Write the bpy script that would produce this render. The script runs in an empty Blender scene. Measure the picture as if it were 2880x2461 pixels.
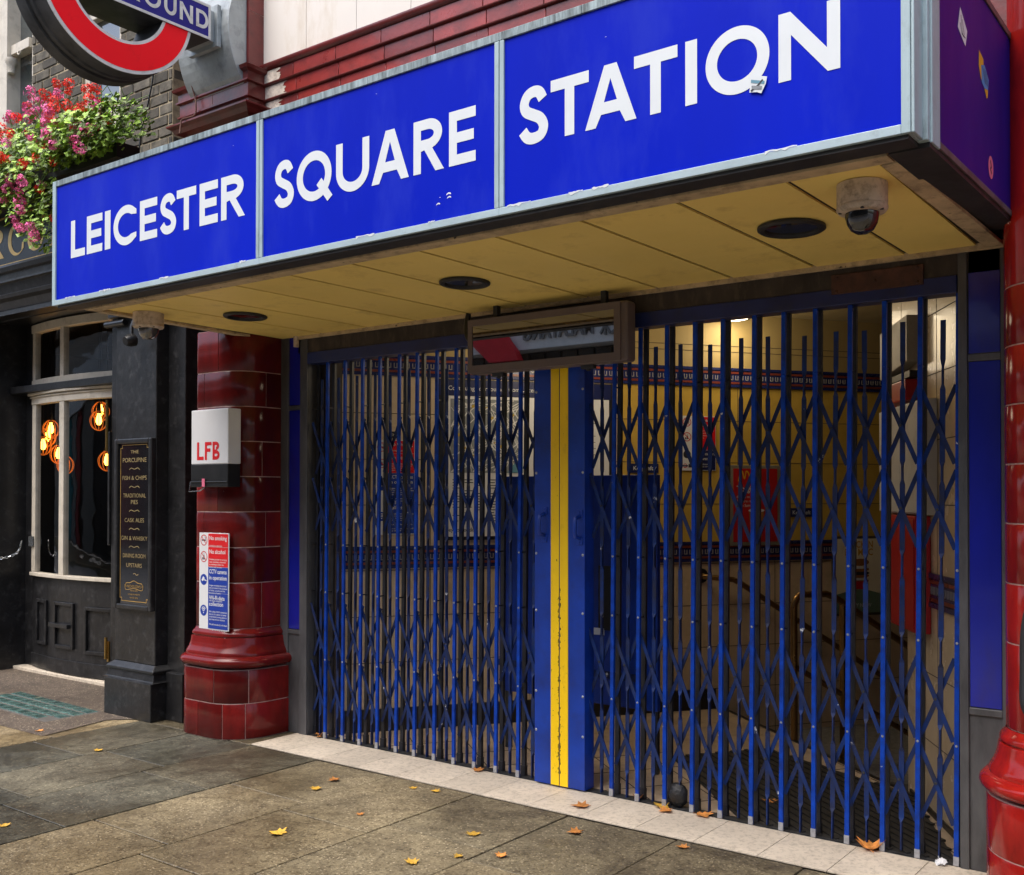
import bpy, bmesh, math, random
from mathutils import Vector, Matrix
R = math.radians
random.seed(7)
SC = bpy.context.scene
COL = SC.collection
# ------------------------------------------------------------------ camera, sky, sun, exposure
cam = bpy.data.cameras.new('camera')
cam.sensor_width = 36.0
cam.lens = 36.19
cam.shift_x = -180.3 / 2880
cam.shift_y = 124.06 / 2880
cam.clip_start, cam.clip_end = 0.05, 500
co = bpy.data.objects.new('camera', cam)
co.location = (3.3244, -4.5700, 1.6)
co.rotation_euler = (R(90.726), 0, R(35.3048))
COL.objects.link(co)
SC.camera = co
W = bpy.data.worlds.new('World')
SC.world = W
W.use_nodes = True
nt = W.node_tree
sky = nt.nodes.new('ShaderNodeTexSky')
sky.sky_type = 'NISHITA'
sky.sun_disc = False
SUN_EL, SUN_AZ = 62, 195          # azimuth clockwise from +Y: high, behind the camera, over the street
sky.sun_elevation = R(SUN_EL)
sky.sun_rotation = R(SUN_AZ)
sky.air_density, sky.dust_density, sky.ozone_density = 1.0, 4.0, 1.0
bg = nt.nodes['Background']
bg.inputs['Strength'].default_value = 0.15
nt.links.new(sky.outputs['Color'], bg.inputs['Color'])
sl = bpy.data.lights.new('sun', 'SUN')
sl.energy = 1.3
sl.angle = R(55)
sl.color = (1.0, 0.985, 0.96)
so = bpy.data.objects.new('sun', sl)
a, e = R(SUN_AZ), R(SUN_EL)
sd = Vector((math.sin(a) * math.cos(e), math.cos(a) * math.cos(e), math.sin(e)))
so.rotation_euler = sd.to_track_quat('Z', 'Y').to_euler()
so.location = (0, -8, 12)
COL.objects.link(so)
SC.view_settings.view_transform = 'Standard'
SC.view_settings.look = 'None'
SC.view_settings.gamma = 1
SC.view_settings.exposure = 1.12
SC.cycles.max_bounces = 10
SC.cycles.diffuse_bounces = 5

# ------------------------------------------------------------------ materials
MATS = {}
def mat(name, col, rough=.5, metal=0., var=.12, scale=6., bump=0., bscale=60., dirt=None, coat=0., tint=0., spec=.5,
        stretch=(1, 1, 1), emit=None, chips=None, rvar=.1, trans=0., alpha=1.):
    """dirt=(colour, amount 0-1, scale); chips=(colour, threshold, scale); tint: strength of the per-piece shade"""
    if name in MATS: return MATS[name]
    m = bpy.data.materials.new(name); m.use_nodes = True
    t = m.node_tree; N = t.nodes; L = t.links
    b = N['Principled BSDF']
    def node(k, **kw):
        n = N.new(k)
        for q, v in kw.items(): setattr(n, q, v)
        return n
    tc = node('ShaderNodeTexCoord'); mp = node('ShaderNodeMapping')
    oi = node('ShaderNodeObjectInfo'); sh = node('ShaderNodeVectorMath', operation='MULTIPLY_ADD')     # every copy gets its own wear
    L.new(oi.outputs['Random'], sh.inputs[0]); sh.inputs[1].default_value = (9, 5, 13); L.new(tc.outputs['Object'], sh.inputs[2])
    L.new(sh.outputs[0], mp.inputs['Vector']); mp.inputs['Scale'].default_value = stretch
    def noise(s, d=5, r=.6):
        n = node('ShaderNodeTexNoise'); n.inputs['Scale'].default_value = s
        n.inputs['Detail'].default_value = d; n.inputs['Roughness'].default_value = r
        L.new(mp.outputs['Vector'], n.inputs['Vector']); return n.outputs['Fac']
    def ramp(src, lo, hi, c0=(0, 0, 0, 1), c1=(1, 1, 1, 1)):
        r = node('ShaderNodeValToRGB'); el = r.color_ramp.elements
        el[0].position, el[1].position = lo, hi; el[0].color, el[1].color = c0, c1
        L.new(src, r.inputs['Fac']); return r.outputs['Color']
    def mixc(f, c0, c1, mode='MIX'):
        x = node('ShaderNodeMix', data_type='RGBA', blend_type=mode)
        for s, v in ((x.inputs[0], f), (x.inputs[6], c0), (x.inputs[7], c1)):
            if hasattr(v, 'is_linked'): L.new(v, s)
            elif isinstance(v, (int, float)): s.default_value = v
            else: s.default_value = (*v[:3], 1)
        return x.outputs[2]
    lo = tuple(c * (1 - var) for c in col); hi = tuple(min(1, c * (1 + var)) for c in col)
    c = mixc(ramp(noise(scale), .3, .7), lo, hi)
    if tint:
        at = node('ShaderNodeAttribute', attribute_name='tint')
        g = node('ShaderNodeMath', operation='MULTIPLY_ADD')
        L.new(at.outputs['Fac'], g.inputs[0]); g.inputs[1].default_value = 2 * tint; g.inputs[2].default_value = 1 - tint
        cc = node('ShaderNodeCombineColor'); [L.new(g.outputs[0], cc.inputs[i]) for i in range(3)]
        c = mixc(1.0, c, cc.outputs[0], 'MULTIPLY')
    if dirt:
        f = ramp(noise(dirt[2], 8, .7), .62 - .3 * dirt[1], .8 - .2 * dirt[1])
        k = node('ShaderNodeMath', operation='MULTIPLY'); L.new(f, k.inputs[0]); k.inputs[1].default_value = min(1, .45 + .5 * dirt[1])
        c = mixc(k.outputs[0], c, dirt[0])
    if chips:
        c = mixc(ramp(noise(chips[2], 6, .65), chips[1], chips[1] + .02), c, chips[0])
    L.new(c, b.inputs['Base Color'])
    rr = node('ShaderNodeMapRange'); L.new(noise(scale * 2.3), rr.inputs['Value'])
    rr.inputs['To Min'].default_value = max(.02, rough - rvar); rr.inputs['To Max'].default_value = min(1, rough + rvar)
    L.new(rr.outputs['Result'], b.inputs['Roughness'])
    b.inputs['Metallic'].default_value = metal
    b.inputs['Specular IOR Level'].default_value = spec
    b.inputs['Coat Weight'].default_value = coat
    b.inputs['Coat Roughness'].default_value = .06
    b.inputs['Transmission Weight'].default_value = trans
    b.inputs['Alpha'].default_value = alpha
    if bump:
        bn = node('ShaderNodeBump'); bn.inputs['Strength'].default_value = bump; bn.inputs['Distance'].default_value = .01
        L.new(noise(bscale, 6), bn.inputs['Height']); L.new(bn.outputs['Normal'], b.inputs['Normal'])
    if emit:
        b.inputs['Emission Color'].default_value = (*emit[0], 1); b.inputs['Emission Strength'].default_value = emit[1]
    MATS[name] = m
    return m

def glass(name, tintc=(1, 1, 1), rough=.02, see=.9):
    """window glass: a clear sheet with a mirror-like front (Fresnel mix)"""
    if name in MATS: return MATS[name]
    m = bpy.data.materials.new(name); m.use_nodes = True; t = m.node_tree; N = t.nodes; N.clear()
    out = N.new('ShaderNodeOutputMaterial'); mx = N.new('ShaderNodeMixShader'); lw = N.new('ShaderNodeLayerWeight'); lw.inputs['Blend'].default_value = .5
    pw = N.new('ShaderNodeMath'); pw.operation = 'POWER'; pw.inputs[1].default_value = 5; t.links.new(lw.outputs['Facing'], pw.inputs[0])
    fr = N.new('ShaderNodeMath'); fr.operation = 'MULTIPLY_ADD'; fr.inputs[1].default_value = .92; fr.inputs[2].default_value = .08; t.links.new(pw.outputs[0], fr.inputs[0])
    tr = N.new('ShaderNodeBsdfTransparent'); tr.inputs['Color'].default_value = (*[see * c for c in tintc], 1)
    gl = N.new('ShaderNodeBsdfGlossy'); gl.inputs['Roughness'].default_value = rough
    tc = N.new('ShaderNodeTexCoord'); no = N.new('ShaderNodeTexNoise'); no.inputs['Scale'].default_value = 3.5
    bu = N.new('ShaderNodeBump'); bu.inputs['Strength'].default_value = .06; bu.inputs['Distance'].default_value = .05
    t.links.new(tc.outputs['Object'], no.inputs['Vector']); t.links.new(no.outputs['Fac'], bu.inputs['Height'])
    t.links.new(bu.outputs['Normal'], gl.inputs['Normal'])
    t.links.new(fr.outputs[0], mx.inputs[0]); t.links.new(tr.outputs[0], mx.inputs[1]); t.links.new(gl.outputs[0], mx.inputs[2])
    t.links.new(mx.outputs[0], out.inputs['Surface'])
    MATS[name] = m
    return m

M = {}
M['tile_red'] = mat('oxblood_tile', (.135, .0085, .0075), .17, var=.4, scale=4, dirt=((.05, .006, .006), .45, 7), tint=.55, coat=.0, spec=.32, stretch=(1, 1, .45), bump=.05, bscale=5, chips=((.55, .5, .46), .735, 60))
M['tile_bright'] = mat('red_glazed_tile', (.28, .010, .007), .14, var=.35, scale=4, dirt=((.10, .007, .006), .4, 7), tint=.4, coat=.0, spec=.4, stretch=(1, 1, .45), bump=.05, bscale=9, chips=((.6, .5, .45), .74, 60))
M['terracotta'] = mat('red_terracotta', (.24, .026, .020), .3, var=.3, scale=4, dirt=((.07, .012, .010), .45, 6), tint=.35, coat=.2, bump=.15, bscale=25)
M['terracotta_dark'] = mat('dark_terracotta', (.16, .022, .018), .32, var=.3, scale=4, dirt=((.04, .01, .008), .5, 6), tint=.3, coat=.2, bump=.15, bscale=25)
M['mortar'] = mat('mortar', (.50, .34, .30), .9, var=.3, scale=20)
M['sign_blue'] = mat('blue_enamel', (.0002, .0105, .43), .45, var=.10, scale=1.2, dirt=((.016, .034, .46), .45, 3.2), stretch=(1, 1, .35), spec=.07)
M['sign_purple'] = mat('purple_enamel', (.012, .008, .17), .35, var=.15, scale=2, dirt=((.03, .02, .20), .35, 3), stretch=(1, 1, .3), spec=.1)
M['sign_white'] = mat('white_vinyl', (.62, .66, .68), .4, var=.03, scale=9)
M['alu'] = mat('pale_blue_grey_frame', (.34, .44, .47), .42, metal=.1, var=.14, scale=7, dirt=((.10, .12, .12), .3, 14), stretch=(1, 1, .5))
M['alu_top'] = mat('streaked_top_frame', (.30, .38, .40), .5, metal=.1, var=.25, scale=10, dirt=((.035, .045, .045), .75, 22), stretch=(1.6, 1, .2))
M['alu_low'] = mat('chipped_bottom_frame', (.36, .46, .50), .42, metal=.1, var=.12, scale=7, dirt=((.16, .18, .18), .25, 14), chips=((.70, .74, .76), .70, 16))
M['black_metal'] = mat('black_channel', (.018, .018, .018), .55, var=.4, scale=9, dirt=((.05, .045, .04), .4, 12))
M['soffit'] = mat('ochre_soffit', (.88, .66, .19), .5, var=.06, scale=2, dirt=((.45, .28, .07), .28, 4), tint=.06)
M['soffit_gap'] = mat('soffit_groove', (.03, .018, .006), .8, var=.3)
M['cream_strip'] = mat('peeling_cream_trim', (.50, .38, .22), .6, var=.2, scale=8, dirt=((.05, .03, .02), .45, 14), chips=((.06, .035, .02), .66, 22), bump=.3)
M['cam_white'] = mat('weathered_cream_housing', (.56, .45, .34), .5, var=.15, scale=20, dirt=((.10, .07, .05), .5, 30))
M['gate_blue'] = mat('gate_blue_paint', (.002, .044, .35), .42, var=.35, scale=14, dirt=((.010, .018, .085), .45, 12), chips=((.55, .57, .6), .715, 20), spec=.22)
M['gate_worn'] = mat('worn_gate_blue', (.006, .026, .13), .5, var=.4, scale=12, dirt=((.026, .026, .034), .72, 8), chips=((.55, .56, .57), .675, 9), spec=.25)
M['gate_rear'] = mat('grimy_gate_channel', (.012, .013, .020), .5, var=.5, scale=16, dirt=((.03, .028, .026), .4, 30))
M['plate_blue'] = mat('gate_plate_blue', (.002, .036, .30), .4, var=.3, scale=4, dirt=((.008, .02, .14), .4, 6), chips=((.6, .62, .65), .73, 40))
M['yellow'] = mat('yellow_paint', (.95, .61, .002), .45, var=.05, scale=6, dirt=((.5, .3, .02), .15, 18), chips=((.02, .016, .012), .665, 26), stretch=(1, 1, .6))
M['bare_steel'] = mat('bare_steel_rivet', (.36, .37, .40), .4, metal=.4, var=.2, scale=60)
M['dark_steel'] = mat('dark_steel', (.035, .036, .038), .5, metal=.3, var=.4, scale=15, dirt=((.10, .09, .08), .3, 20))
M['jamb_grey'] = mat('tarnished_bronze_frame', (.10, .10, .105), .42, metal=.35, var=.4, scale=8, dirt=((.16, .165, .165), .35, 12), stretch=(1, 1, .3))
M['jamb_blue'] = mat('jamb_blue_panel', (.008, .014, .28), .22, var=.25, scale=2.5, dirt=((.03, .02, .10), .35, 3), stretch=(1, 1, .35), coat=.4)
M['rust'] = mat('rusty_plate', (.075, .028, .018), .75, var=.4, scale=14, dirt=((.02, .01, .008), .5, 20))
M['lintel'] = mat('grimy_lintel', (.040, .030, .024), .8, var=.5, scale=10, dirt=((.12, .09, .06), .3, 20), stretch=(1, 1, .4))
M['display_case'] = mat('taupe_display_case', (.125, .095, .090), .45, var=.08, scale=12)
M['screen'] = mat('dark_glossy_screen', (.008, .007, .007), .03, var=.1, rvar=.01, spec=1.0, coat=1.0)
M['pub_black'] = mat('gloss_black_paint', (.013, .013, .014), .38, var=.4, scale=7, bump=.25, bscale=14, dirt=((.07, .07, .072), .30, 16), chips=((.35, .33, .30), .755, 30), coat=.08, spec=.4)
M['pub_black2'] = mat('black_stained_timber', (.009, .009, .010), .35, var=.4, scale=5, bump=.1, bscale=20, coat=.2)
M['pub_cream'] = mat('off_white_joinery', (.56, .51, .42), .5, var=.1, scale=8, dirt=((.25, .21, .16), .3, 9))
M['gold'] = mat('gilt', (.58, .36, .10), .34, metal=.55, var=.2, scale=15)
M['gold_faint'] = mat('faded_gilt', (.36, .27, .12), .45, metal=.3, var=.25, scale=25)
M['board_black'] = mat('black_glass_board', (.006, .006, .007), .10, var=.2, rvar=.02, coat=.6)
M['fascia_black'] = mat('black_fascia_paint', (.008, .008, .009), .3, var=.3, spec=.25)
M['brass'] = mat('brass', (.45, .30, .10), .3, metal=1., var=.2)
M['chrome'] = mat('bright_steel', (.55, .58, .60), .25, metal=.9, var=.15)
M['brick'] = mat('sooty_london_brick', (.105, .092, .068), .85, var=.35, scale=7, dirt=((.028, .026, .022), .65, 8), tint=.45, bump=.5, bscale=35)
M['brick_mortar'] = mat('sooty_mortar', (.34, .28, .18), .95, var=.4, scale=14, dirt=((.06, .05, .04), .5, 9))
M['upper_white'] = mat('white_stone_cladding', (.70, .66, .59), .5, var=.05, scale=3, dirt=((.46, .37, .24), .30, 3), stretch=(1, 1, .35))
M['plaster'] = mat('bared_plaster', (.66, .58, .48), .9, var=.25, scale=18, dirt=((.2, .12, .10), .4, 24), bump=.5)
M['bracket'] = mat('galvanised_bracket', (.36, .39, .39), .4, metal=.25, var=.15, scale=5, dirt=((.10, .11, .11), .4, 7))
M['roundel_red'] = mat('vermilion_enamel', (.97, .001, .012), .4, var=.05, scale=2, dirt=((.6, .004, .01), .2, 5), spec=.15)
M['roundel_blue'] = mat('dark_blue_enamel', (.014, .010, .20), .4, var=.12, scale=4, spec=.2)
M['roundel_trim'] = mat('white_trim', (.62, .62, .60), .45, var=.12, scale=12, dirt=((.3, .27, .22), .3, 16))
M['roundel_rim'] = mat('grimy_rim', (.055, .055, .054), .55, var=.4, scale=6, dirt=((.012, .012, .012), .5, 9), spec=.3)
M['leaf_green'] = mat('geranium_leaf', (.26, .42, .05), .5, var=.5, scale=9, tint=.75, trans=0)
M['stem_green'] = mat('green_stem', (.12, .19, .04), .6, var=.2)
M['bloom_pink'] = mat('pink_petals', (.86, .15, .38), .6, var=.25, scale=40, tint=.45)
M['bloom_red'] = mat('red_petals', (.90, .03, .010), .6, var=.25, scale=40, tint=.4)
M['dead_leaf'] = mat('autumn_leaf', (.50, .20, .045), .6, var=.35, scale=30, dirt=((.20, .07, .02), .4, 40), tint=.35, bump=.3, bscale=80)
M['dead_leaf_y'] = mat('yellow_autumn_leaf', (.58, .34, .04), .6, var=.3, scale=30, dirt=((.30, .12, .02), .4, 40), tint=.25, bump=.3, bscale=80)
M['hall_tile'] = mat('cream_hall_tile', (.62, .49, .33), .25, var=.08, scale=4, dirt=((.30, .22, .13), .25, 6), tint=.10, coat=.3)
M['hall_tile_y'] = mat('ochre_hall_tile', (.56, .37, .07), .22, var=.08, scale=4, tint=.10, coat=.3, dirt=((.34, .20, .03), .25, 6))
M['hall_grout'] = mat('dark_grout', (.06, .045, .03), .9)
M['frieze_blue'] = mat('frieze_blue_tile', (.016, .024, .11), .25, var=.2, coat=.3)
M['frieze_red'] = mat('frieze_red_tile', (.19, .038, .024), .3, var=.2, coat=.2)
M['frieze_pale'] = mat('frieze_pale_tile', (.26, .25, .27), .3, var=.2, coat=.2)
M['hall_upper'] = mat('ochre_bulkhead', (.34, .25, .095), .6, var=.08, scale=2)
M['ceiling'] = mat('hall_ceiling', (.32, .25, .12), .7, var=.08)
M['hall_floor'] = mat('hall_floor_tile', (.48, .37, .26), .4, var=.15, scale=4, tint=.12, dirt=((.15, .10, .065), .4, 7))
M['black_skirt'] = mat('black_skirting', (.012, .011, .010), .4, var=.3)
M['mat_black'] = mat('black_ribbed_rubber', (.016, .015, .014), .6, var=.3, scale=12, dirt=((.06, .05, .04), .3, 9))
M['stair_dark'] = mat('brown_stair_tile', (.11, .055, .022), .4, var=.2, tint=.15)
M['rail'] = mat('bronze_handrail', (.26, .15, .05), .30, metal=.8, var=.2)
M['notice_white'] = mat('notice_white', (.66, .67, .68), .4, var=.04)
M['notice_red'] = mat('notice_red', (.62, .005, .010), .4, var=.05)
M['notice_blue'] = mat('notice_blue', (.004, .035, .30), .4, var=.06)
M['notice_navy'] = mat('notice_navy', (.006, .012, .075), .4, var=.06)
M['ink_red'] = mat('ink_red', (.5, .01, .015), .5)
M['ink_dark'] = mat('ink_dark', (.02, .02, .025), .6)
M['map_grey'] = mat('map_ground', (.20, .22, .24), .5, var=.25, scale=14)
M['map_yellow'] = mat('map_yellow', (.44, .31, .03), .5, var=.1)
M['map_blue'] = mat('map_water', (.10, .25, .34), .5, var=.1)
M['poster_red'] = mat('poster_red', (.40, .010, .012), .4, var=.06)
M['poster_cream'] = mat('poster_cream', (.80, .74, .56), .5, var=.06)
M['poster_gold'] = mat('poster_gold', (.62, .33, .02), .5)
M['poster_green'] = mat('poster_green', (.14, .22, .16), .5)
M['bun'] = mat('printed_bun', (.30, .12, .03), .5, var=.2, scale=40)
M['cabinet_red'] = mat('red_cabinet_paint', (.42, .006, .010), .35, var=.06, scale=4)
M['cabinet_white'] = mat('white_cabinet_paint', (.58, .57, .54), .45, var=.08, dirt=((.3, .28, .24), .3, 6))
M['cabinet_grey'] = mat('grey_beige_box', (.38, .34, .26), .5, var=.08, dirt=((.2, .17, .12), .3, 6))
M['lfb_black'] = mat('black_plastic', (.012, .012, .012), .35, var=.2)
M['pink_tape'] = mat('pink_tape', (.62, .13, .22), .6, var=.1)
M['glass_dark'] = mat('smoked_dome', (.010, .010, .010), .05, var=.1, rvar=.02, coat=1.)
M['lens_glass'] = mat('green_glass_lens', (.085, .165, .145), .15, var=.5, scale=12, coat=.8, dirt=((.03, .06, .055), .5, 16))
M['cast_iron'] = mat('cast_iron_frame', (.10, .095, .085), .6, var=.3, scale=12)
M['threshold'] = mat('speckled_stone_tile', (.60, .52, .41), .6, var=.10, scale=5, dirt=((.20, .165, .12), .45, 46), tint=.06, bump=.1, bscale=120)
M['screen'].node_tree.nodes['Principled BSDF'].inputs['Coat IOR'].default_value = 2.6; M['screen'].node_tree.nodes['Principled BSDF'].inputs['Coat Roughness'].default_value = .0
M['clear_glass'] = glass('clear_window_glass')
M['coat_black'] = mat('black_padded_coat', (.012, .012, .013), .6, var=.3)
M['trouser_white'] = mat('off_white_trousers', (.62, .58, .50), .8, var=.08, bump=.2)
M['skin'] = mat('skin', (.42, .24, .16), .5, var=.06)
M['hair'] = mat('dark_hair', (.02, .014, .01), .5, var=.3)
M['shoe'] = mat('white_shoe', (.6, .6, .58), .5)

def pave_mat(name, dark, tan, wet=.5):
    m = bpy.data.materials.new(name); m.use_nodes = True
    t = m.node_tree; N = t.nodes; L = t.links; b = N['Principled BSDF']
    tc = N.new('ShaderNodeTexCoord')
    def noise(s, d=6, r=.6):
        n = N.new('ShaderNodeTexNoise'); n.inputs['Scale'].default_value = s; n.inputs['Detail'].default_value = d; n.inputs['Roughness'].default_value = r
        L.new(tc.outputs['Object'], n.inputs['Vector']); return n.outputs['Fac']
    def ramp(src, p0, p1, c0=(0, 0, 0, 1), c1=(1, 1, 1, 1)):
        r = N.new('ShaderNodeValToRGB'); e = r.color_ramp.elements
        e[0].position, e[1].position, e[0].color, e[1].color = p0, p1, c0, c1
        L.new(src, r.inputs['Fac']); return r.outputs['Color']
    def mix(f, a, c, mode='MIX'):
        x = N.new('ShaderNodeMix'); x.data_type = 'RGBA'; x.blend_type = mode
        for s, v in ((x.inputs[0], f), (x.inputs[6], a), (x.inputs[7], c)):
            if hasattr(v, 'is_linked'): L.new(v, s)
            elif isinstance(v, (int, float)): s.default_value = v
            else: s.default_value = (*v[:3], 1)
        return x.outputs[2]
    at = N.new('ShaderNodeAttribute'); at.attribute_name = 'tint'
    base = ramp(at.outputs['Fac'], 0, 1, (*dark, 1), (*tan, 1))
    c = mix(ramp(noise(2.3), .3, .7), base, mix(1., base, (.60, .60, .62), 'MULTIPLY'))
    c = mix(ramp(noise(60, 3, .7), .50, .62), c, mix(1., c, (.50, .48, .45), 'MULTIPLY'))      # coarse dark grain
    c = mix(ramp(noise(14, 6, .7), .42, .66), c, mix(1., c, (.60, .58, .56), 'MULTIPLY'))       # mottling
    c = mix(ramp(noise(3.1, 8, .75), .60, .72), c, mix(1., c, (.45, .43, .41), 'MULTIPLY'))     # stains
    vo = N.new('ShaderNodeTexVoronoi'); vo.inputs['Scale'].default_value = 58; L.new(tc.outputs['Object'], vo.inputs['Vector'])
    sp = ramp(vo.outputs['Distance'], .15, .32, (1, 1, 1, 1), (0, 0, 0, 1))
    pick = ramp(vo.outputs['Color'], .40, .50)
    k = N.new('ShaderNodeMath'); k.operation = 'MULTIPLY'; L.new(sp, k.inputs[0]); L.new(pick, k.inputs[1])
    km = N.new('ShaderNodeMath'); km.operation = 'MULTIPLY'; L.new(k.outputs[0], km.inputs[0])
    ms = N.new('ShaderNodeMapRange'); L.new(at.outputs['Fac'], ms.inputs['Value']); ms.inputs['To Min'].default_value = .25; ms.inputs['To Max'].default_value = .9
    L.new(ms.outputs['Result'], km.inputs[1])
    c = mix(km.outputs[0], c, (.70, .58, .38))                                                  # pale aggregate
    damp = ramp(noise(.9, 7, .62), .40, .58)
    kd = N.new('ShaderNodeMath'); kd.operation = 'MULTIPLY'; L.new(damp, kd.inputs[0]); kd.inputs[1].default_value = wet
    c = mix(kd.outputs[0], c, mix(1., c, (.42, .40, .38), 'MULTIPLY'))
    vg = N.new('ShaderNodeTexVoronoi'); vg.inputs['Scale'].default_value = 2.1; L.new(tc.outputs['Object'], vg.inputs['Vector'])
    c = mix(ramp(vg.outputs['Distance'], .036, .046, (1, 1, 1, 1), (0, 0, 0, 1)), c, (.018, .017, .017))   # trodden gum
    L.new(c, b.inputs['Base Color'])
    rr = N.new('ShaderNodeMapRange'); L.new(kd.outputs[0], rr.inputs['Value']); rr.inputs['To Min'].default_value = .72; rr.inputs['To Max'].default_value = .24
    L.new(rr.outputs['Result'], b.inputs['Roughness'])
    bn = N.new('ShaderNodeBump'); bn.inputs['Strength'].default_value = .28; bn.inputs['Distance'].default_value = .006
    L.new(noise(120, 4), bn.inputs['Height']); L.new(bn.outputs['Normal'], b.inputs['Normal'])
    return m
M['pave'] = pave_mat('flagstones', (.110, .110, .080), (.58, .445, .235), .75)
M['asphalt_brown'] = pave_mat('brown_asphalt', (.13, .10, .075), (.17, .13, .095), .3)
M['asphalt'] = mat('road_asphalt', (.17, .165, .16), .8, var=.3, scale=30, bump=.4)

# ------------------------------------------------------------------ builders
def wl(o):
    v = Vector((0, 0, 0))
    while o is not None: v += o.location; o = o.parent
    return v
class Frame:
    """2-D (x, y) plus an outward offset -> 3-D"""
    def __init__(s, o, x=(1, 0, 0), y=(0, 0, 1), n=None):
        s.o, s.x, s.y = Vector(o), Vector(x).normalized(), Vector(y).normalized()
        s.n = Vector(n) if n else s.x.cross(s.y)
    def __call__(s, x, y, d=0.): return s.o + s.x * x + s.y * y + s.n * d
class MB:
    def __init__(s): s.v, s.f, s.m, s.t, s.s = [], [], [], [], []
    def add(s, vs, fs, m=0, t=.5, sm=False):
        k = len(s.v); s.v += [Vector(p) for p in vs]
        for f in fs: s.f.append([k + i for i in f]); s.m.append(m); s.t.append(t); s.s.append(sm)
        return s
    def box(s, x0, x1, y0, y1, z0, z1, m=0, t=.5, fr=None):
        f = fr or (lambda a, b, c: (a, b, c))
        vs = [f(a, b, c) for a in (x0, x1) for b in (y0, y1) for c in (z0, z1)]
        return s.add(vs, [(0, 1, 3, 2), (4, 6, 7, 5), (0, 4, 5, 1), (2, 3, 7, 6), (0, 2, 6, 4), (1, 5, 7, 3)], m, t)
    def bar(s, p, q, w, h, up=(0, 1, 0), m=0, t=.5):
        """rectangular bar p->q: w across, h along `up`"""
        p, q = Vector(p), Vector(q); d = (q - p).normalized(); u = Vector(up); u = (u - d * u.dot(d)).normalized(); r = d.cross(u)
        vs = [c + r * (a * w / 2) + u * (b * h / 2) for c in (p, q) for a, b in ((-1, -1), (1, -1), (1, 1), (-1, 1))]
        return s.add(vs, [(0, 1, 2, 3), (7, 6, 5, 4), (0, 4, 5, 1), (1, 5, 6, 2), (2, 6, 7, 3), (3, 7, 4, 0)], m, t)
    def tube(s, pts, r, n=10, m=0, t=.5, closed=False):
        pts = [Vector(p) for p in pts]; k = len(pts); vs = []; pu = None
        rs = r if isinstance(r, (list, tuple)) else [r] * k
        for i, p in enumerate(pts):
            d = (pts[(i + 1) % k] - pts[i - 1]) if closed else (pts[min(i + 1, k - 1)] - pts[max(i - 1, 0)])
            d.normalize()
            u = (pu - d * pu.dot(d)) if pu else d.orthogonal()
            u.normalize(); pu = u; w = d.cross(u)
            vs += [p + (u * math.cos(2 * math.pi * j / n) + w * math.sin(2 * math.pi * j / n)) * rs[i] for j in range(n)]
        fs = [(i * n + j, i * n + (j + 1) % n, ((i + 1) % k) * n + (j + 1) % n, ((i + 1) % k) * n + j) for i in range(k if closed else k - 1) for j in range(n)]
        s.add(vs, fs, m, t, True)
        if not closed: s.add(vs[:n], [tuple(range(n))[::-1]], m, t); s.add(vs[-n:], [tuple(range(n))], m, t)
        return s
    def lathe(s, prof, c, n=28, m=0, t=.5, axis=(0, 0, 1)):
        ax = Vector(axis).normalized(); u = ax.orthogonal().normalized(); w = ax.cross(u); c = Vector(c); vs = []
        for r, z in prof: vs += [c + ax * z + (u * math.cos(2 * math.pi * j / n) + w * math.sin(2 * math.pi * j / n)) * r for j in range(n)]
        fs = [(i * n + j, i * n + (j + 1) % n, (i + 1) * n + (j + 1) % n, (i + 1) * n + j) for i in range(len(prof) - 1) for j in range(n)]
        return s.add(vs, fs, m, t, True)
    def poly(s, pts, m=0, t=.5): return s.add(pts, [tuple(range(len(pts)))], m, t)
    def prism(s, pts2, fr, d0, d1, m=0, t=.5):
        n = len(pts2); vs = [fr(x, y, d0) for x, y in pts2] + [fr(x, y, d1) for x, y in pts2]
        return s.add(vs, [tuple(range(n))[::-1], tuple(range(n, 2 * n))] + [(i, (i + 1) % n, n + (i + 1) % n, n + i) for i in range(n)], m, t)
    def sweep(s, rings, m=0, t=.5, sm=True):
        """list of equally long open point rows -> quad sheet"""
        n = len(rings[0]); vs = [p for r in rings for p in r]
        return s.add(vs, [(i * n + j, i * n + j + 1, (i + 1) * n + j + 1, (i + 1) * n + j) for i in range(len(rings) - 1) for j in range(n - 1)], m, t, sm)
    def fill(s, loops, fr, d=0., m=0, t=.5, thick=0.):
        """flat filled outline with holes (2-D loops) laid on a frame"""
        cu = bpy.data.curves.new('tmp', 'CURVE'); cu.dimensions = '2D'; cu.fill_mode = 'BOTH'; cu.extrude = thick / 2
        for lp in loops:
            sp = cu.splines.new('POLY'); sp.points.add(len(lp) - 1)
            for p, q in zip(sp.points, lp): p.co = (q[0], q[1], 0, 1)
            sp.use_cyclic_u = True
        return s._curve(cu, fr, d, m, t)
    def _curve(s, cu, fr, d, m, t, sx=1., sy=1., ox=0., oy=0.):
        ob = bpy.data.objects.new('tmp', cu); me = ob.to_mesh()
        s.add([fr(v.co.x * sx + ox, v.co.y * sy + oy, d + v.co.z) for v in me.vertices], [tuple(p.vertices) for p in me.polygons], m, t)
        ob.to_mesh_clear(); bpy.data.objects.remove(ob); bpy.data.curves.remove(cu); return s
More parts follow.
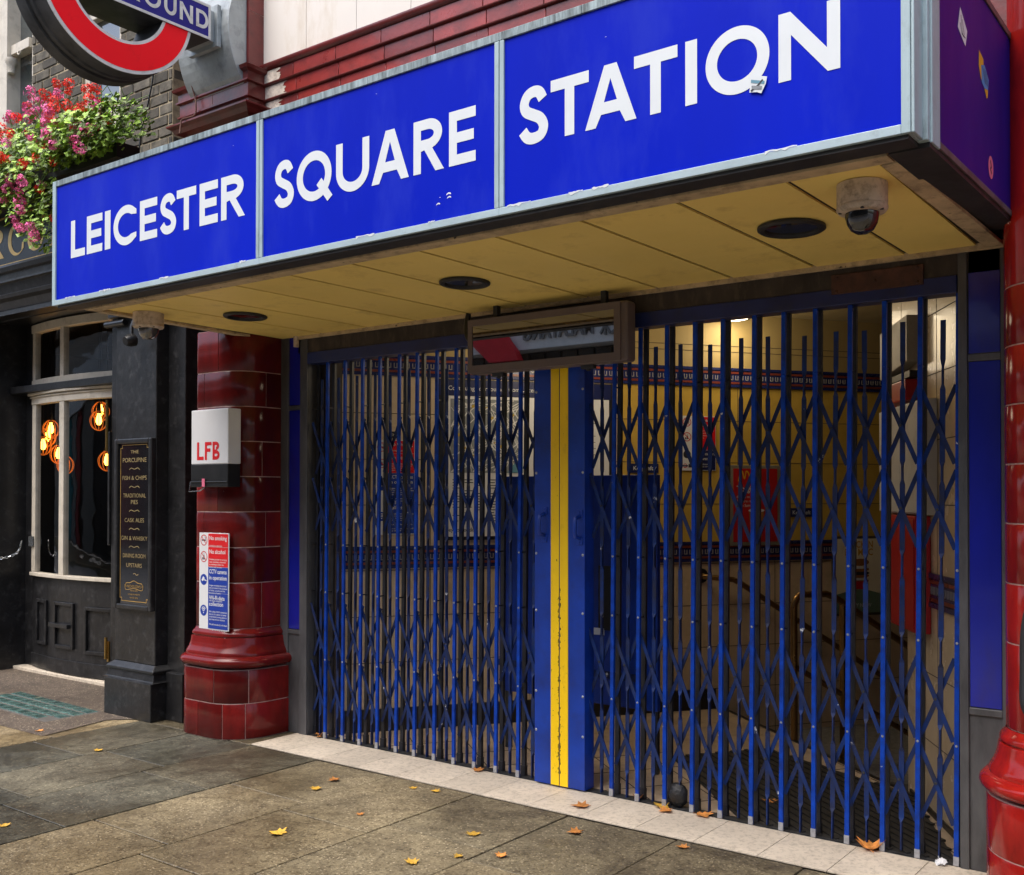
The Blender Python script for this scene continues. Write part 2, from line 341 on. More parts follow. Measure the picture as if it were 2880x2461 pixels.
    def text(s, body, fr, x, y, size, d=.001, m=0, width=None, align='LEFT', bold=.0, t=.5, thick=0., maxw=None):
        """x, y: left/centre end of the base line; size: cap height; width: fit to this width"""
        cu = bpy.data.curves.new('tmp', 'FONT'); cu.body = body; cu.size = 1; cu.offset = bold; cu.extrude = thick / 2; cu.resolution_u = 3
        ob = bpy.data.objects.new('tmp', cu); me = ob.to_mesh()
        if not len(me.vertices): return s
        xs = [v.co.x for v in me.vertices]; x0, w = min(xs), max(xs) - min(xs)
        sy = size / .70; sx = (width / w) if width else sy
        if maxw: sx = min(sx, maxw / w)
        ox = x - x0 * sx - (w * sx / 2 if align == 'CENTER' else w * sx if align == 'RIGHT' else 0)
        s.add([fr(v.co.x * sx + ox, v.co.y * sy + y, d + v.co.z) for v in me.vertices], [tuple(p.vertices) for p in me.polygons], m, t)
        ob.to_mesh_clear(); bpy.data.objects.remove(ob); bpy.data.curves.remove(cu); return s
    def mesh(s, name, mats, org):
        me = bpy.data.meshes.new(name)
        me.from_pydata([tuple(p - org) for p in s.v], [], s.f)
        for q in (mats if isinstance(mats, (list, tuple)) else [mats]): me.materials.append(q)
        me.polygons.foreach_set('material_index', s.m); me.polygons.foreach_set('use_smooth', s.s)
        at = me.attributes.new('tint', 'FLOAT', 'FACE'); at.data.foreach_set('value', s.t)
        bm = bmesh.new(); bm.from_mesh(me); bmesh.ops.remove_doubles(bm, verts=bm.verts, dist=1e-5) if any(s.s) else None
        bmesh.ops.recalc_face_normals(bm, faces=bm.faces); bm.to_mesh(me); bm.free()
        if any(s.s): me.set_sharp_from_angle(angle=R(38))
        me.update(); return me
    def build(s, name, mats, parent=None, loc=None, bevel=0., seg=2):
        if parent is None and loc is None:
            lo = [min(p[i] for p in s.v) for i in range(3)]; hi = [max(p[i] for p in s.v) for i in range(3)]
            loc = ((lo[0] + hi[0]) / 2, (lo[1] + hi[1]) / 2, lo[2])
        org = wl(parent) if parent else Vector(loc)
        o = bpy.data.objects.new(name, s.mesh(name, mats, org)); COL.objects.link(o)
        if parent: o.parent = parent
        else: o.location = loc
        if bevel:
            b = o.modifiers.new('bevel', 'BEVEL'); b.width = bevel; b.segments = seg; b.limit_method = 'ANGLE'; b.angle_limit = R(40)
        return o
def tag(o, label=None, cat=None, group=None, kind=None):
    if label: o['label'] = label
    if cat: o['category'] = cat
    if group: o['group'] = group
    if kind: o['kind'] = kind
    return o
def thing(name, loc, label, cat, group=None):
    o = bpy.data.objects.new(name, None); o.empty_display_size = .1; o.location = loc; COL.objects.link(o)
    return tag(o, label, cat, group)
def arc(cx, cy, rx, ry, a0, a1, n=24): return [(cx + rx * math.cos(R(a0 + (a1 - a0) * i / n)), cy + ry * math.sin(R(a0 + (a1 - a0) * i / n))) for i in range(n + 1)]
def ring(cx, cy, r, n=40): return arc(cx, cy, r, r, 0, 360 * (n - 1) / n, n - 1)
def spline(p, k=6):
    out = []
    for i in range(len(p) - 1):
        a, b, c, d = p[max(i - 1, 0)], p[i], p[i + 1], p[min(i + 2, len(p) - 1)]
        for j in range(k):
            t = j / k
            out.append(tuple(.5 * (2 * b[q] + (c[q] - a[q]) * t + (2 * a[q] - 5 * b[q] + 4 * c[q] - d[q]) * t * t + (3 * b[q] - a[q] - 3 * c[q] + d[q]) * t ** 3) for q in range(len(b))))
    return out + [tuple(p[-1])]
def thicken(p, h):
    """outline of an open 2-D stroke"""
    L, Rr = [], []
    for i in range(len(p)):
        a, b = p[max(i - 1, 0)], p[min(i + 1, len(p) - 1)]
        dx, dy = b[0] - a[0], b[1] - a[1]; l = math.hypot(dx, dy) or 1
        L.append((p[i][0] - dy / l * h, p[i][1] + dx / l * h)); Rr.append((p[i][0] + dy / l * h, p[i][1] - dx / l * h))
    return L + Rr[::-1]
def glyph(c, w, s):
    """block capitals of unit height, width w, stroke s: list of pieces, each a list of loops"""
    if c == 'L': return [[[(0, 0), (w, 0), (w, s), (s, s), (s, 1), (0, 1)]]]
    if c == 'I': return [[[(0, 0), (w, 0), (w, 1), (0, 1)]]]
    if c == 'T': return [[[(w / 2 - s / 2, 0), (w / 2 + s / 2, 0), (w / 2 + s / 2, 1 - s), (w, 1 - s), (w, 1), (0, 1), (0, 1 - s), (w / 2 - s / 2, 1 - s)]]]
    if c == 'E':
        h = s / 2; return [[[(0, 0), (w, 0), (w, s), (s, s), (s, .5 - h), (w * .93, .5 - h), (w * .93, .5 + h), (s, .5 + h), (s, 1 - s), (w, 1 - s), (w, 1), (0, 1)]]]
    if c == 'A': return [[[(0, 0), (s * 1.08, 0), (w * .5 - (w * .5 - s * 1.05) * .62, .2), (w * .5 + (w * .5 - s * 1.05) * .62, .2), (w - s * 1.08, 0), (w, 0), (w / 2 + s * .62, 1), (w / 2 - s * .62, 1)],
                          [(w * .5 - (w * .5 - s * 1.08) * .44, .2 + s), (w / 2, .77), (w * .5 + (w * .5 - s * 1.08) * .44, .2 + s)]]]
    if c == 'N': return [[[(0, 0), (s, 0), (s, .66), (w - s * .95, 0), (w, 0), (w, 1), (w - s, 1), (w - s, .34), (s * .95, 1), (0, 1)]]]
    if c == 'O': return [[arc(w / 2, .5, w / 2, .51, 0, 354, 59), arc(w / 2, .5, w / 2 - s, .51 - s, 0, 354, 59)]]
    if c == 'Q': return glyph('O', w, s) + [[[(w * .58, .30), (w * .72, .42), (w * 1.03, .02), (w * .89, -.08)]]]
    if c == 'U': return [[[(0, 1), (0, .42)] + arc(w / 2, .42, w / 2, .43, 180, 360, 24)[1:-1] + [(w, .42), (w, 1), (w - s, 1), (w - s, .42)] + arc(w / 2, .42, w / 2 - s, .43 - s, 360, 180, 24)[1:-1] + [(s, .42), (s, 1)]]]
    if c == 'C':
        o = arc(w * .56, .5, w * .56, .51, 46, 314, 40); i = arc(w * .56, .5, w * .56 - s, .51 - s, 312, 48, 40)
        o[0] = (w, o[0][1] - .02); o[-1] = (w, o[-1][1] + .02); i[0] = (w, i[0][1] + .0); i[-1] = (w, i[-1][1])
        return [[o + i]]
    if c == 'S':
        u = [(.93, .80), (.77, .955), (.52, 1.0), (.22, .94), (.07, .77), (.16, .61), (.46, .51), (.80, .40), (.97, .22), (.84, .05), (.48, 0), (.2, .05), (.0, .20)]
        return [[thicken(spline([(s / 2 + (w - s) * a, s / 2 + (1 - s) * b) for a, b in u], 5), s / 2)]]
    if c == 'R':
        rb = .285; bowl = [(s, 1), (w * .48, 1)] + arc(w * .48, 1 - rb, w * .46, rb, 90, -90, 20)[1:-1] + [(w * .48, 1 - 2 * rb), (s, 1 - 2 * rb)]
        hole = [(s, 1 - s), (w * .46, 1 - s)] + arc(w * .46, 1 - rb, w * .46 - s, rb - s, 90, -90, 16)[1:-1] + [(w * .46, 1 - 2 * rb + s), (s, 1 - 2 * rb + s)]
        full = [(0, 0), (s, 0), (s, 1 - 2 * rb - .02), (w * .36, 1 - 2 * rb), (w - s * 1.12, 0), (w, 0), (w * .62, 1 - 2 * rb + .012)] + arc(w * .48, 1 - rb, w * .46, rb, -66, 90, 18)[1:] + [(0, 1)]
        return [[full, hole]]
    if c == 'D':
        return [[[(0, 0), (w * .45, 0)] + arc(w * .45, .5, w * .55, .5, -90, 90, 26)[1:-1] + [(w * .45, 1), (0, 1)], [(s, s), (w * .44, s)] + arc(w * .44, .5, w * .56 - s, .5 - s, -90, 90, 22)[1:-1] + [(w * .44, 1 - s), (s, 1 - s)]]]
    if c == 'G': return glyph('C', w, s) + [[[(w * .6, .5), (w, .5), (w, .14), (w - s, .14), (w - s, .5 - s), (w * .6, .5 - s)]]]
    return []
def letter(mb, c, fr, x0, x1, y0, h, st, d=.002, m=0):
    """capital c between x0 and x1, base line y0, height h, stroke st (metres)"""
    for i, piece in enumerate(glyph(c, (x1 - x0) / h, st / h)):
        mb.fill([[(x0 + a * h, y0 + b * h) for a, b in lp] for lp in piece], fr, d + i * .0006, m)
XZ = lambda y: Frame((0, y, 0), (1, 0, 0), (0, 0, 1))              # faces the street (-y)

# ================================================================== GROUND
g = MB(); g.box(-60, 60, -60, 30, -.40, -.20); tag(g.build('ground', M['asphalt']), kind='structure')
mb = MB()
mb.box(-14, 9, -4.6, 1.2, -.12, -.014, 1)
xs = [-14.0 + .0] ; X0 = -1.555
k = -20
while X0 + .6225 * k < 9:
    xa = X0 + .6225 * k; xb = xa + .6225; off = -1.005 if k % 2 == 0 else -1.150
    ys = [-.383]; y = off
    while y > -4.6: ys.append(y); y -= .785
    ys.append(-4.6)
    for j in range(len(ys) - 1):
        ya, yb = ys[j], ys[j + 1]
        dark = (-3 <= k <= -1 and ya > -1.95) and not (k == -3 and ya < -1.7)
        t = random.uniform(.0, .16) if dark else random.uniform(.68, .92)
        if not dark and k >= 0: t = random.uniform(.34, .5) if ya > -.9 else random.uniform(.42, .6)
        if not dark and k >= 2: t *= .78
        h = random.uniform(-.0025, .0025)
        mb.box(xa + .0045, xb - .0045, yb + .0045, ya - .0045, -.10, h, 0, t)
    k += 1
mb.box(-14, -2.2, -.379, 1.2, -.10, -.001, 0, .25)
tag(mb.build('pavement', [M['pave'], mat('joint_sand', (.05, .045, .038), .95)], bevel=.0025, seg=1), kind='structure')
mb = MB(); mb.box(-60, 60, -4.78, -4.605, -.25, 0.004); tag(mb.build('kerb', mat('granite_kerb', (.30, .29, .28), .7, var=.3, scale=40), bevel=.012), kind='structure')
mb = MB(); mb.box(-60, 60, -10.0, -4.785, -.19, -.12); tag(mb.build('road', M['asphalt']), kind='structure')
mb = MB(); mb.box(-60, 60, -12.2, -10.01, -.19, .0, 0, .6); tag(mb.build('far_pavement', M['pave']), kind='structure')
# brown asphalt before the pub
mb = MB(); mb.poly([(-9, .62, .004), (-9, -1.06, .004), (-3.50, -1.04, .004), (-3.62, -.52, .004), (-3.38, -.30, .004), (-3.25, .62, .004)], 0, .6)
tag(mb.build('forecourt', M['asphalt_brown']), kind='structure')
# stone sill strip under the gate
mb = MB(); mb.box(-2.20, 2.30, -.372, -.005, -.06, -.002, 1)
x = -1.243 - .32 * 3
while x < 2.3:
    x1 = min(x + .3215, 2.30); mb.box(max(x, -2.2) + .0015, x1 - .0015, -.372, -.006, -.05, .004, 0, random.random()); x += .3215
tag(mb.build('threshold', [M['threshold'], M['hall_grout']], bevel=.002, seg=1), kind='structure')

# ================================================================== TICKET HALL behind the gate
D = Vector((.607, .794, 0)).normalized(); Nn = Vector((D.y, -D.x, 0))
LW = Frame((-1.96, .15, 0), D, (0, 0, 1)); LW.n = Nn
RD = Vector((-.547, .837, 0)).normalized()
RW = Frame((2.10, .20, 0), RD, (0, 0, 1)); RW.n = Vector((-RD.y, RD.x, 0))
FL = [(-2.3, .012), (2.2, .012), (2.1, .2), (1.6, .97), (-.26, 2.37), (-1.96, .15)]
def clip(p, d, poly):
    lo, hi = -99, 99; n = len(poly)
    for i in range(n):
        a, b = poly[i], poly[(i + 1) % n]; ex, ey = b[0] - a[0], b[1] - a[1]; nx, ny = -ey, ex
        num = (p[0] - a[0]) * nx + (p[1] - a[1]) * ny; den = d[0] * nx + d[1] * ny
        if abs(den) < 1e-9:
            if num < 0: return None
            continue
        t = -num / den
        if den > 0: lo = max(lo, t)
        else: hi = min(hi, t)
    return (lo, hi) if hi > lo else None
mb = MB(); mb.poly([(x, y, 0) for x, y in FL]); CV = [FL[0], FL[1], FL[2], FL[3], FL[4], FL[5]]
for dr, nr in ((D, Nn), (Nn, D)):
    for q in range(-30, 30):
        p = Vector((-1.96, .15, 0)) + nr * (.335 * q + .1); c = clip((p.x, p.y), (dr.x, dr.y), CV)
        if c: mb.bar(p + dr * c[0] + Vector((0, 0, .0)), p + dr * c[1], .006, .003, (0, 0, 1), 1)
tag(mb.build('hall_floor', [M['hall_floor'], M['hall_grout']]), kind='structure')
# entrance matting
mb = MB(); mp = [(.168, .889), (1.06, .03), (2.09, .03), (1.62, .93), (.55, 1.42)]
mb.prism([(x, y) for x, y in mp], Frame((0, 0, 0), (1, 0, 0), (0, 1, 0)), .002, .007)
for q in range(-60, 60):
    p = Vector((1, .7, 0)) + D * (.05 * q); c = clip((p.x, p.y), (Nn.x, Nn.y), mp)
    if c: mb.bar(p + Nn * c[0] + Vector((0, 0, .009)), p + Nn * c[1] + Vector((0, 0, .009)), .022, .009, (0, 0, 1))
tag(mb.build('entrance_mat', M['mat_black']), 'black ribbed entrance mat on the tiled hall floor behind the blue gate', 'mat')
# stairs going down beyond the floor edge
mb = MB(); A = Vector((-.26, 2.37, 0))
for i in range(12):
    a = A + D * (.275 * i); z = -.17 * (i + 1)
    f = lambda u, v, w: a + D * u + Nn * v + Vector((0, 0, w))
    mb.box(0, .275, -.02, 2.34, z - .4, z, 0, random.random(), f)
    mb.box(-.002, .03, 0, 2.32, z + .14, z + .172, 1, .5, f)
tag(mb.build('stairs', [M['stair_dark'], M['black_skirt']]), kind='structure')
hall = thing('ticket_hall', (-.2, 2.2, 0), 'dim tiled station entrance hall with friezes, seen through the gate bars', 'entrance hall')
mb = MB()
def wall_tiles(mb, fr, t0, t1, z0, z1, mt, step=.66, zs=None, off=0):
    mb.box(t0, t1, z0, z1, -.06, .0, mt, .5, fr)
    z = z0
    for z in (zs or []): mb.box(t0, t1, z - .0022, z + .0022, .0, .0012, 1, .5, fr)
    t = t0 + off
    while t < t1: mb.box(t - .0022, t + .0022, z0, z1, .0, .001, 1, .5, fr); t += step
wall_tiles(mb, LW, 0, 7.6, -2.6, 1.10, 0, .66, [.15 + .312 * i for i in range(-8, 4)], .61)
wall_tiles(mb, LW, 0, 1.98, 1.25, 2.41, 0, .66, [1.53, 1.84, 2.153], .61)
wall_tiles(mb, LW, 1.98, 7.6, 1.25, 2.41, 2, .66, [1.53, 1.84, 2.153], .3)
mb.box(0, 2.75, 0, .15, .0, .012, 3, .5, LW)
mb.build('tiled_wall', [M['hall_tile'], M['hall_grout'], M['hall_tile_y'], M['black_skirt']], hall)
def frieze(mb, fr, t0, t1, z0, z1, w=.042):
    h = z1 - z0; e = h * .17
    mb.box(t0, t1, z0, z1, -.05, .004, 0, .5, fr)
    for z in (z0 + e, z1 - 2 * e + .006): mb.box(t0, t1, z, z + e * .62, .004, .010, 1, .5, fr)
    for z in (z0, z1 - e * .8): mb.box(t0, t1, z, z + e * .8, .004, .014, 0, .5, fr)
    t = t0 + .02
    while t < t1 - w:
        a, b = z0 + 2.2 * e, z1 - 2.3 * e
        for u0, u1, v0, v1 in ((t, t + .006, a, b), (t + .019, t + .025, a, b), (t, t + .025, a, a + .006)):
            mb.box(u0, u1, v0, v1, .004, .008, 2, .5, fr)
        t += w
mb = MB(); frieze(mb, LW, 0, 7.6, 1.10, 1.25); frieze(mb, LW, 0, 7.6, 2.41, 2.555)
mb.build('frieze', [M['frieze_blue'], M['frieze_red'], M['frieze_pale']], hall)
mb = MB(); mb.box(0, 7.6, 2.555, 3.0, -.06, -.004, 0, .5, LW)
for z in (2.675, 2.719): mb.box(0, 7.6, z, z + .004, -.004, -.001, 1, .5, LW)
mb.build('bulkhead', [M['hall_upper'], M['hall_grout']], hall)
mb = MB(); wall_tiles(mb, RW, 0, .92, 0.0, 1.04, 0, .31, [.36, .70], .15); wall_tiles(mb, RW, 0, .92, 1.21, 2.95, 0, .31, [1.55, 1.87, 2.2, 2.5], .15)
wall_tiles(mb, RW, .9805, 1.31, .885, 2.95, 0, .31, [1.55, 1.87, 2.2, 2.5], .1)
mb.box(0, .92, 0, .03, 0, .01, 2, .5, RW); mb.box(.9201, .98, 0, 2.95, -.06, .0, 0, .5, RW)
mb.build('tiled_wall', [M['hall_tile'], M['hall_grout'], M['black_skirt']], hall)
mb = MB(); frieze(mb, RW, 0, .92, 1.04, 1.21); mb.build('frieze', [M['frieze_blue'], M['frieze_red'], M['frieze_pale']], hall)
mb = MB(); SW = Frame((1.63, 1.03, 0), D, (0, 0, 1)); SW.n = -Nn
mb.box(0, 7.6, -2.6, 2.95, -.06, 0, 0, .5, SW)
BW = Frame(tuple(Vector((-1.96, .15, 0)) + D * 7.6), Nn, (0, 0, 1)); BW.n = -D
mb.build('side_wall', M['stair_dark'], hall); mb = MB(); mb.box(-.2, 3.0, -2.6, 2.95, -.1, 0, 0, .5, BW); mb.build('end_wall', M['stair_dark'], hall)
for q in ((-2.36, -1.94, .10, .15), (2.1, 2.4, .16, .24)): mb = MB(); mb.box(*q, 0, 2.95); mb.build('return_wall', M['lintel'], hall)
mb = MB(); mb.box(-3.2, 6.5, .14, 9.0, 2.96, 3.05)
mb.build('ceiling', M['ceiling'], hall)

def hall_light(p, lab, on):
    t = thing('ceiling_light', p, lab, 'ceiling light', 'lights on the hall ceiling')
    mb = MB(); mb.lathe([(.05, .055), (.13, .05), (.135, .02), (.12, .0), (.10, .0)], p, 24); mb.build('housing', M['black_metal'], t)
    mb = MB(); mb.lathe([(.0, -.012), (.06, -.008), (.10, .002)], p, 24); mb.build('diffuser', mat('lit_diffuser', (.9, .85, .7), .5, emit=((1, .84, .58), 6.)), t)
    la = bpy.data.lights.new('hall_lamp', 'POINT'); la.energy = on; la.color = (1, .84, .60); la.shadow_soft_size = .3
    lo = bpy.data.objects.new('lamp_glow', la); lo.parent = t; lo.location = (0, 0, -.1); COL.objects.link(lo)
hall_light((-.11, 2.31, 2.90), 'round lit ceiling lamp glowing just under the gate header', 6.)
hall_light((-.55, .85, 2.90), 'added unseen ceiling lamp behind the display box, brightening the left hall wall', 13.)  # added lamp out of view, lifts the dim left hall wall

# ---- things fixed to the left hall wall
def panel(mb, fr, t0, t1, z0, z1, d0, d1, m=0): mb.box(t0, t1, z0, z1, d0, d1, m, .5, fr)
def nosmoke(mb, fr, cx, cz, r, d, kind, mr, mk, asp=1.):
    if kind in ('smoke', 'drink'):
        mb.fill([[(cx + (x - cx) * asp, y) for x, y in ring(cx, cz, r)], [(cx + (x - cx) * asp, y) for x, y in ring(cx, cz, r * .84)]], fr, d + .0004, mr)
        if kind == 'smoke': mb.box(cx - r * .62 * asp, cx + r * .55 * asp, cz - r * .12, cz + r * .12, d, d + .0004, mk, .5, fr); mb.fill([thicken(spline([(cx + r * .3 * asp, cz + r * .25), (cx + r * .5 * asp, cz + r * .4), (cx + r * .2 * asp, cz + r * .6)], 4), r * .05)], fr, d + .0004, mk)
        else: mb.fill([[(cx - r * .1 * asp, cz - r * .5), (cx + r * .2 * asp, cz - r * .5), (cx + r * .2 * asp, cz + r * .15), (cx + r * .08 * asp, cz + r * .3), (cx + r * .08 * asp, cz + r * .6), (cx - r * .0, cz + r * .6), (cx - r * .0, cz + r * .3), (cx - r * .1 * asp, cz + r * .15)]], fr, d + .0004, mk); mb.box(cx - r * .45 * asp, cx - r * .2 * asp, cz - r * .55, cz - r * .1, d, d + .0004, mk, .5, fr)
        mb.fill([thicken([(cx - r * .62 * asp, cz + r * .62), (cx + r * .62 * asp, cz - r * .62)], r * .075)], fr, d + .0010, mr)
    else:
        mb.fill([[(cx + (x - cx) * asp, y) for x, y in ring(cx, cz, r)]], fr, d + .0004, mk)
def by_law_notice(root, fr, t0, z0, w, h, d, parts):
    """white strip of pictograms beside red and blue text panels; parts: (title lines, body lines, colour index, share)"""
    mb = MB(); panel(mb, fr, t0, t0 + w, z0, z0 + h, d, d + .006); mb.build('board', M['notice_white'], root, bevel=.002)
    zc = z0 + h - h * .008; L = t0 + w * .315; mats = [M['notice_red'], M['notice_blue'], M['notice_white'], M['ink_red'], M['ink_dark'], M['notice_navy']]
    for i, (ti, body, ci, sh) in enumerate(parts):
        ph = h * .984 * sh; mb = MB(); panel(mb, fr, L, t0 + w * .975, zc - ph + h * .004, zc - .0, d + .0062, d + .0076, ci)
        ts = w * .085; y = zc - ts * 1.55
        for s_ in ti: mb.text(s_, fr, L + w * .04, y, ts, d + .0082, 2, bold=.012, maxw=w * .58); y -= ts * 1.5
        y -= ts * .1
        for s_ in body:
            if s_: mb.text(s_, fr, L + w * .04, y, ts * .42, d + .0082, 2, bold=.004, maxw=w * .60)
            y -= ts * .62
        k = ('smoke', 'drink', 'cctv', 'wifi')[i]; cz = zc - ph * .5; r = w * .115; cx = t0 + w * .16
        nosmoke(mb, fr, cx, cz, r, d + .0064, k, 3, 4 if i < 2 else ci)
        if k == 'cctv':
            mb.fill([[(cx - r * .7, cz - r * .1), (cx - r * .1, cz + r * .6), (cx + r * .35, cz + r * .25), (cx - r * .3, cz - r * .35)]], fr, d + .0072, 2)
            mb.fill([[(cx + r * .05, cz), (cx + r * .2, cz - .15 * r), (cx + r * .9, cz - r * .3), (cx + r * .9, cz - r * .1), (cx + r * .3, cz + r * .05)]], fr, d + .0076, 2)
        if k == 'wifi':
            for q in (.3, .52, .74): mb.fill([thicken([(cx + q * r * math.cos(R(b)), cz - r * .4 + 1.35 * q * r * math.sin(R(b))) for b in range(42, 140, 8)], r * .07)], fr, d + .0072, 2)
            mb.fill([ring(cx, cz - r * .42, r * .13, 14)], fr, d + .0074, 2)
        mb.build('text_panel', mats, root); zc -= ph
NOT = [(['No smoking'], ['including e-cigarettes'], 0, .142), (['No alcohol'], ['Drinking alcohol or carrying', 'open containers of alcohol', 'is prohibited within this', 'station and on trains'], 0, .208),
       (['CCTV cameras', 'in operation'], ['Images are being monitored', 'and recorded for the purposes', 'of safety, security and the', 'detection of crime', '', 'For more information', 'visit tfl.gov.uk/privacy'], 1, .275),
       (['Wi-Fi data', 'collection'], ['We collect Wi-Fi connection', 'data at this station to better', 'understand journey patterns', 'and improve our services', '', 'We will not identify individuals', '', 'You can opt out by turning off', 'your device Wi-Fi', '', 'For more information visit', 'tfl.gov.uk/wifi-data-collection'], 1, .375)]
t = thing('notice_board', LW(.37, 1.33, 0), 'tall no smoking and camera notice on the inner hall wall, left of the map', 'notice')
by_law_notice(t, LW, .233, 1.328, .270, .645, .004, NOT)
t = thing('small_plaque', LW(.365, 1.985, 0), 'tiny black plaque above the hall notice board', 'plaque')
mb = MB(); panel(mb, LW, .331, .403, 1.985, 2.03, .002, .008); mb.build('plate', M['ink_dark'], t)
mb = MB(); mb.text('EXIT', LW, .34, 2.0, .016, .0085); mb.build('lettering', M['notice_white'], t)
t = thing('notice_board', LW(2.61, 1.78, 0), 'shorter red and navy notice on the ochre wall behind the right gate', 'notice')
mb = MB(); panel(mb, LW, 2.472, 2.754, 1.78, 2.186, .004, .010); mb.build('board', M['notice_white'], t)
for z0, z1, c, ti, body in ((1.935, 2.18, 0, ['No smoking', 'No alcohol'], ['Consumption of alcohol or', 'smoking is prohibited', 'within this station', 'and on trains']), (1.785, 1.93, 1, ['CCTV cameras', 'in operation'], ['for more information', 'call 0343 222 1234'])):
    mb = MB(); panel(mb, LW, 2.570, 2.750, z0, z1, .0102, .0116, c); y = z1 - .035
    for s_ in ti: mb.text(s_, LW, 2.582, y, .020, .0122, 2, bold=.01); y -= .036
    for s_ in body: mb.text(s_, LW, 2.582, y, .010, .0122, 2); y -= .018
    if c == 0: nosmoke(mb, LW, 2.52, 2.14, .034, .0104, 'smoke', 3, 4); nosmoke(mb, LW, 2.52, 2.03, .034, .0104, 'drink', 3, 4)
    else: nosmoke(mb, LW, 2.52, 1.90, .030, .0104, 'cctv', 3, 4); mb.fill([ring(2.505, 1.815, .016, 20), ring(2.505, 1.815, .011, 20)], LW, .0106, 3); mb.box(2.484, 2.526, 1.811, 1.819, .0106, .0112, 1, .5, LW); mb.box(2.532, 2.56, 1.802, 1.828, .0104, .011, 4, .5, LW)
    mb.build('text_panel', [M['notice_red'], M['notice_navy'], M['notice_white'], M['ink_red'], M['ink_dark']], t)
# journey map poster
t = thing('map_poster', LW(1.3, 1.3, 0), 'large street map poster under a navy heading on the hall wall', 'map poster')
mb = MB(); panel(mb, LW, .655, 1.93, 1.285, 2.40, .004, .012); mb.build('backing', M['lfb_black'], t)
mb = MB(); panel(mb, LW, .690, 1.905, 1.742, 2.285, .012, .016); panel(mb, LW, .690, 1.905, 1.310, 1.742, .0125, .0155); mb.build('sheet', M['notice_white'], t)
mb = MB(); panel(mb, LW, .668, 1.92, 2.288, 2.395, .012, .016, 0); mb.text('Continuing your journey from Leicester Square', LW, .73, 2.325, .030, .0166, 1, width=.80); mb.fill([thicken([(1.60, 2.332), (1.66, 2.332)], .003)], LW, .0166, 1); mb.fill([thicken([(1.60, 2.346), (1.66, 2.346)], .003)], LW, .0166, 1)
mb.fill([ring(1.73, 2.34, .02, 20), ring(1.73, 2.34, .014, 20)], LW, .0166, 1); mb.build('heading', [M['notice_navy'], M['notice_white']], t)
mb = MB(); panel(mb, LW, .745, 1.262, 1.752, 2.265, .0162, .0174, 0); rg = random.Random(4)
for i in range(70):
    x, y = rg.uniform(.76, 1.24), rg.uniform(1.77, 2.25); an = rg.choice([.35, .35 + 1.57, .9, 2.3]) + rg.uniform(-.2, .2); l = rg.uniform(.05, .22); dx, dy = math.cos(an) * l, math.sin(an) * l
    x0, y0, x1, y1 = [min(max(v, a), b) for v, a, b in ((x - dx, .75, 1.257), (y - dy, 1.757, 2.26), (x + dx, .75, 1.257), (y + dy, 1.757, 2.26))]
    if math.hypot(x1 - x0, y1 - y0) > .02: mb.fill([thicken([(x0, y0), (x1, y1)], rg.uniform(.0015, .004))], LW, .0176 + i * 2e-5, 1)
for i in range(22):
    x, y, a_, b_ = rg.uniform(.77, 1.21), rg.uniform(1.77, 2.22), rg.uniform(.01, .035), rg.uniform(.01, .03); mb.fill([[(x, y), (x + a_, y + .01), (x + a_ * .8, y + b_), (x + .004, y + b_ * .8)]], LW, .0192 + i * 2e-5, 2)
mb.fill([[(1.15, 1.755), (1.26, 1.755), (1.26, 1.86), (1.2, 1.82)]], LW, .0198, 3)
mb.build('street_map', [M['map_grey'], M['notice_white'], M['map_yellow'], M['map_blue']], t)
mb = MB(); mb.text('Key to London', LW, .71, 1.345, .026, .0164, bold=.01)
for c in range(6):
    for r in range(16):
        if rg.random() < .8: mb.box(.76 + .085 * c, .76 + .085 * c + rg.uniform(.03, .07), 1.70 - .019 * r, 1.706 - .019 * r, .016, .0164, 0, .5, LW)
for c in range(3):
    for r in range(9): mb.box(1.36 + .17 * c, 1.36 + .17 * c + rg.uniform(.06, .13), 2.2 - .045 * r, 2.204 - .045 * r, .016, .0164, 0, .5, LW)
mb.build('index_text', M['ink_dark'], t)
def keep_left(t0, lab):
    t = thing('direction_sign', LW(t0 + .11, 1.43 if t0 > 3 else 1.76, 0), lab, 'sign', 'keep left signs')
    z = 1.429 if t0 > 3 else 1.76
    mb = MB(); panel(mb, LW, t0, t0 + .22, z, z + .068, .003, .009); mb.build('plate', M['notice_navy'], t)
    mb = MB(); mb.text('Keep left', LW, t0 + .024, z + .020, .030, .0096, bold=.008); mb.build('lettering', M['notice_white'], t)
keep_left(2.072, 'navy keep left sign above the blue board, nearest the gate plate')
keep_left(3.375, 'navy keep left sign on ochre tiles above the burger poster')
t = thing('framed_poster', LW(3.07, 1.22, 0), 'red framed poster with a cup in a silver frame on ochre tiles', 'poster')
mb = MB(); panel(mb, LW, 2.865, 3.286, 1.215, 1.823, .004, .018); mb.build('frame', mat('silver_frame', (.30, .28, .22), .4, metal=.4), t, bevel=.003)
mb = MB(); panel(mb, LW, 2.893, 3.262, 1.243, 1.797, .018, .020); mb.build('sheet', M['poster_red'], t)
mb = MB(); mb.fill([thicken(spline([(2.935, 1.70), (2.95, 1.76), (2.968, 1.775), (2.985, 1.72), (3.0, 1.775), (3.02, 1.76), (3.035, 1.70)], 5), .005)], LW, .0206, 1)
mb.text('To give...', LW, 2.92, 1.625, .042, .0206, 0, bold=.015)
for q, s_ in enumerate(('dine in to start', '2 metre rule', 'open 5am-1.45am')): mb.text(s_, LW, 2.92, 1.575 - .033 * q, .020, .0206, 0)
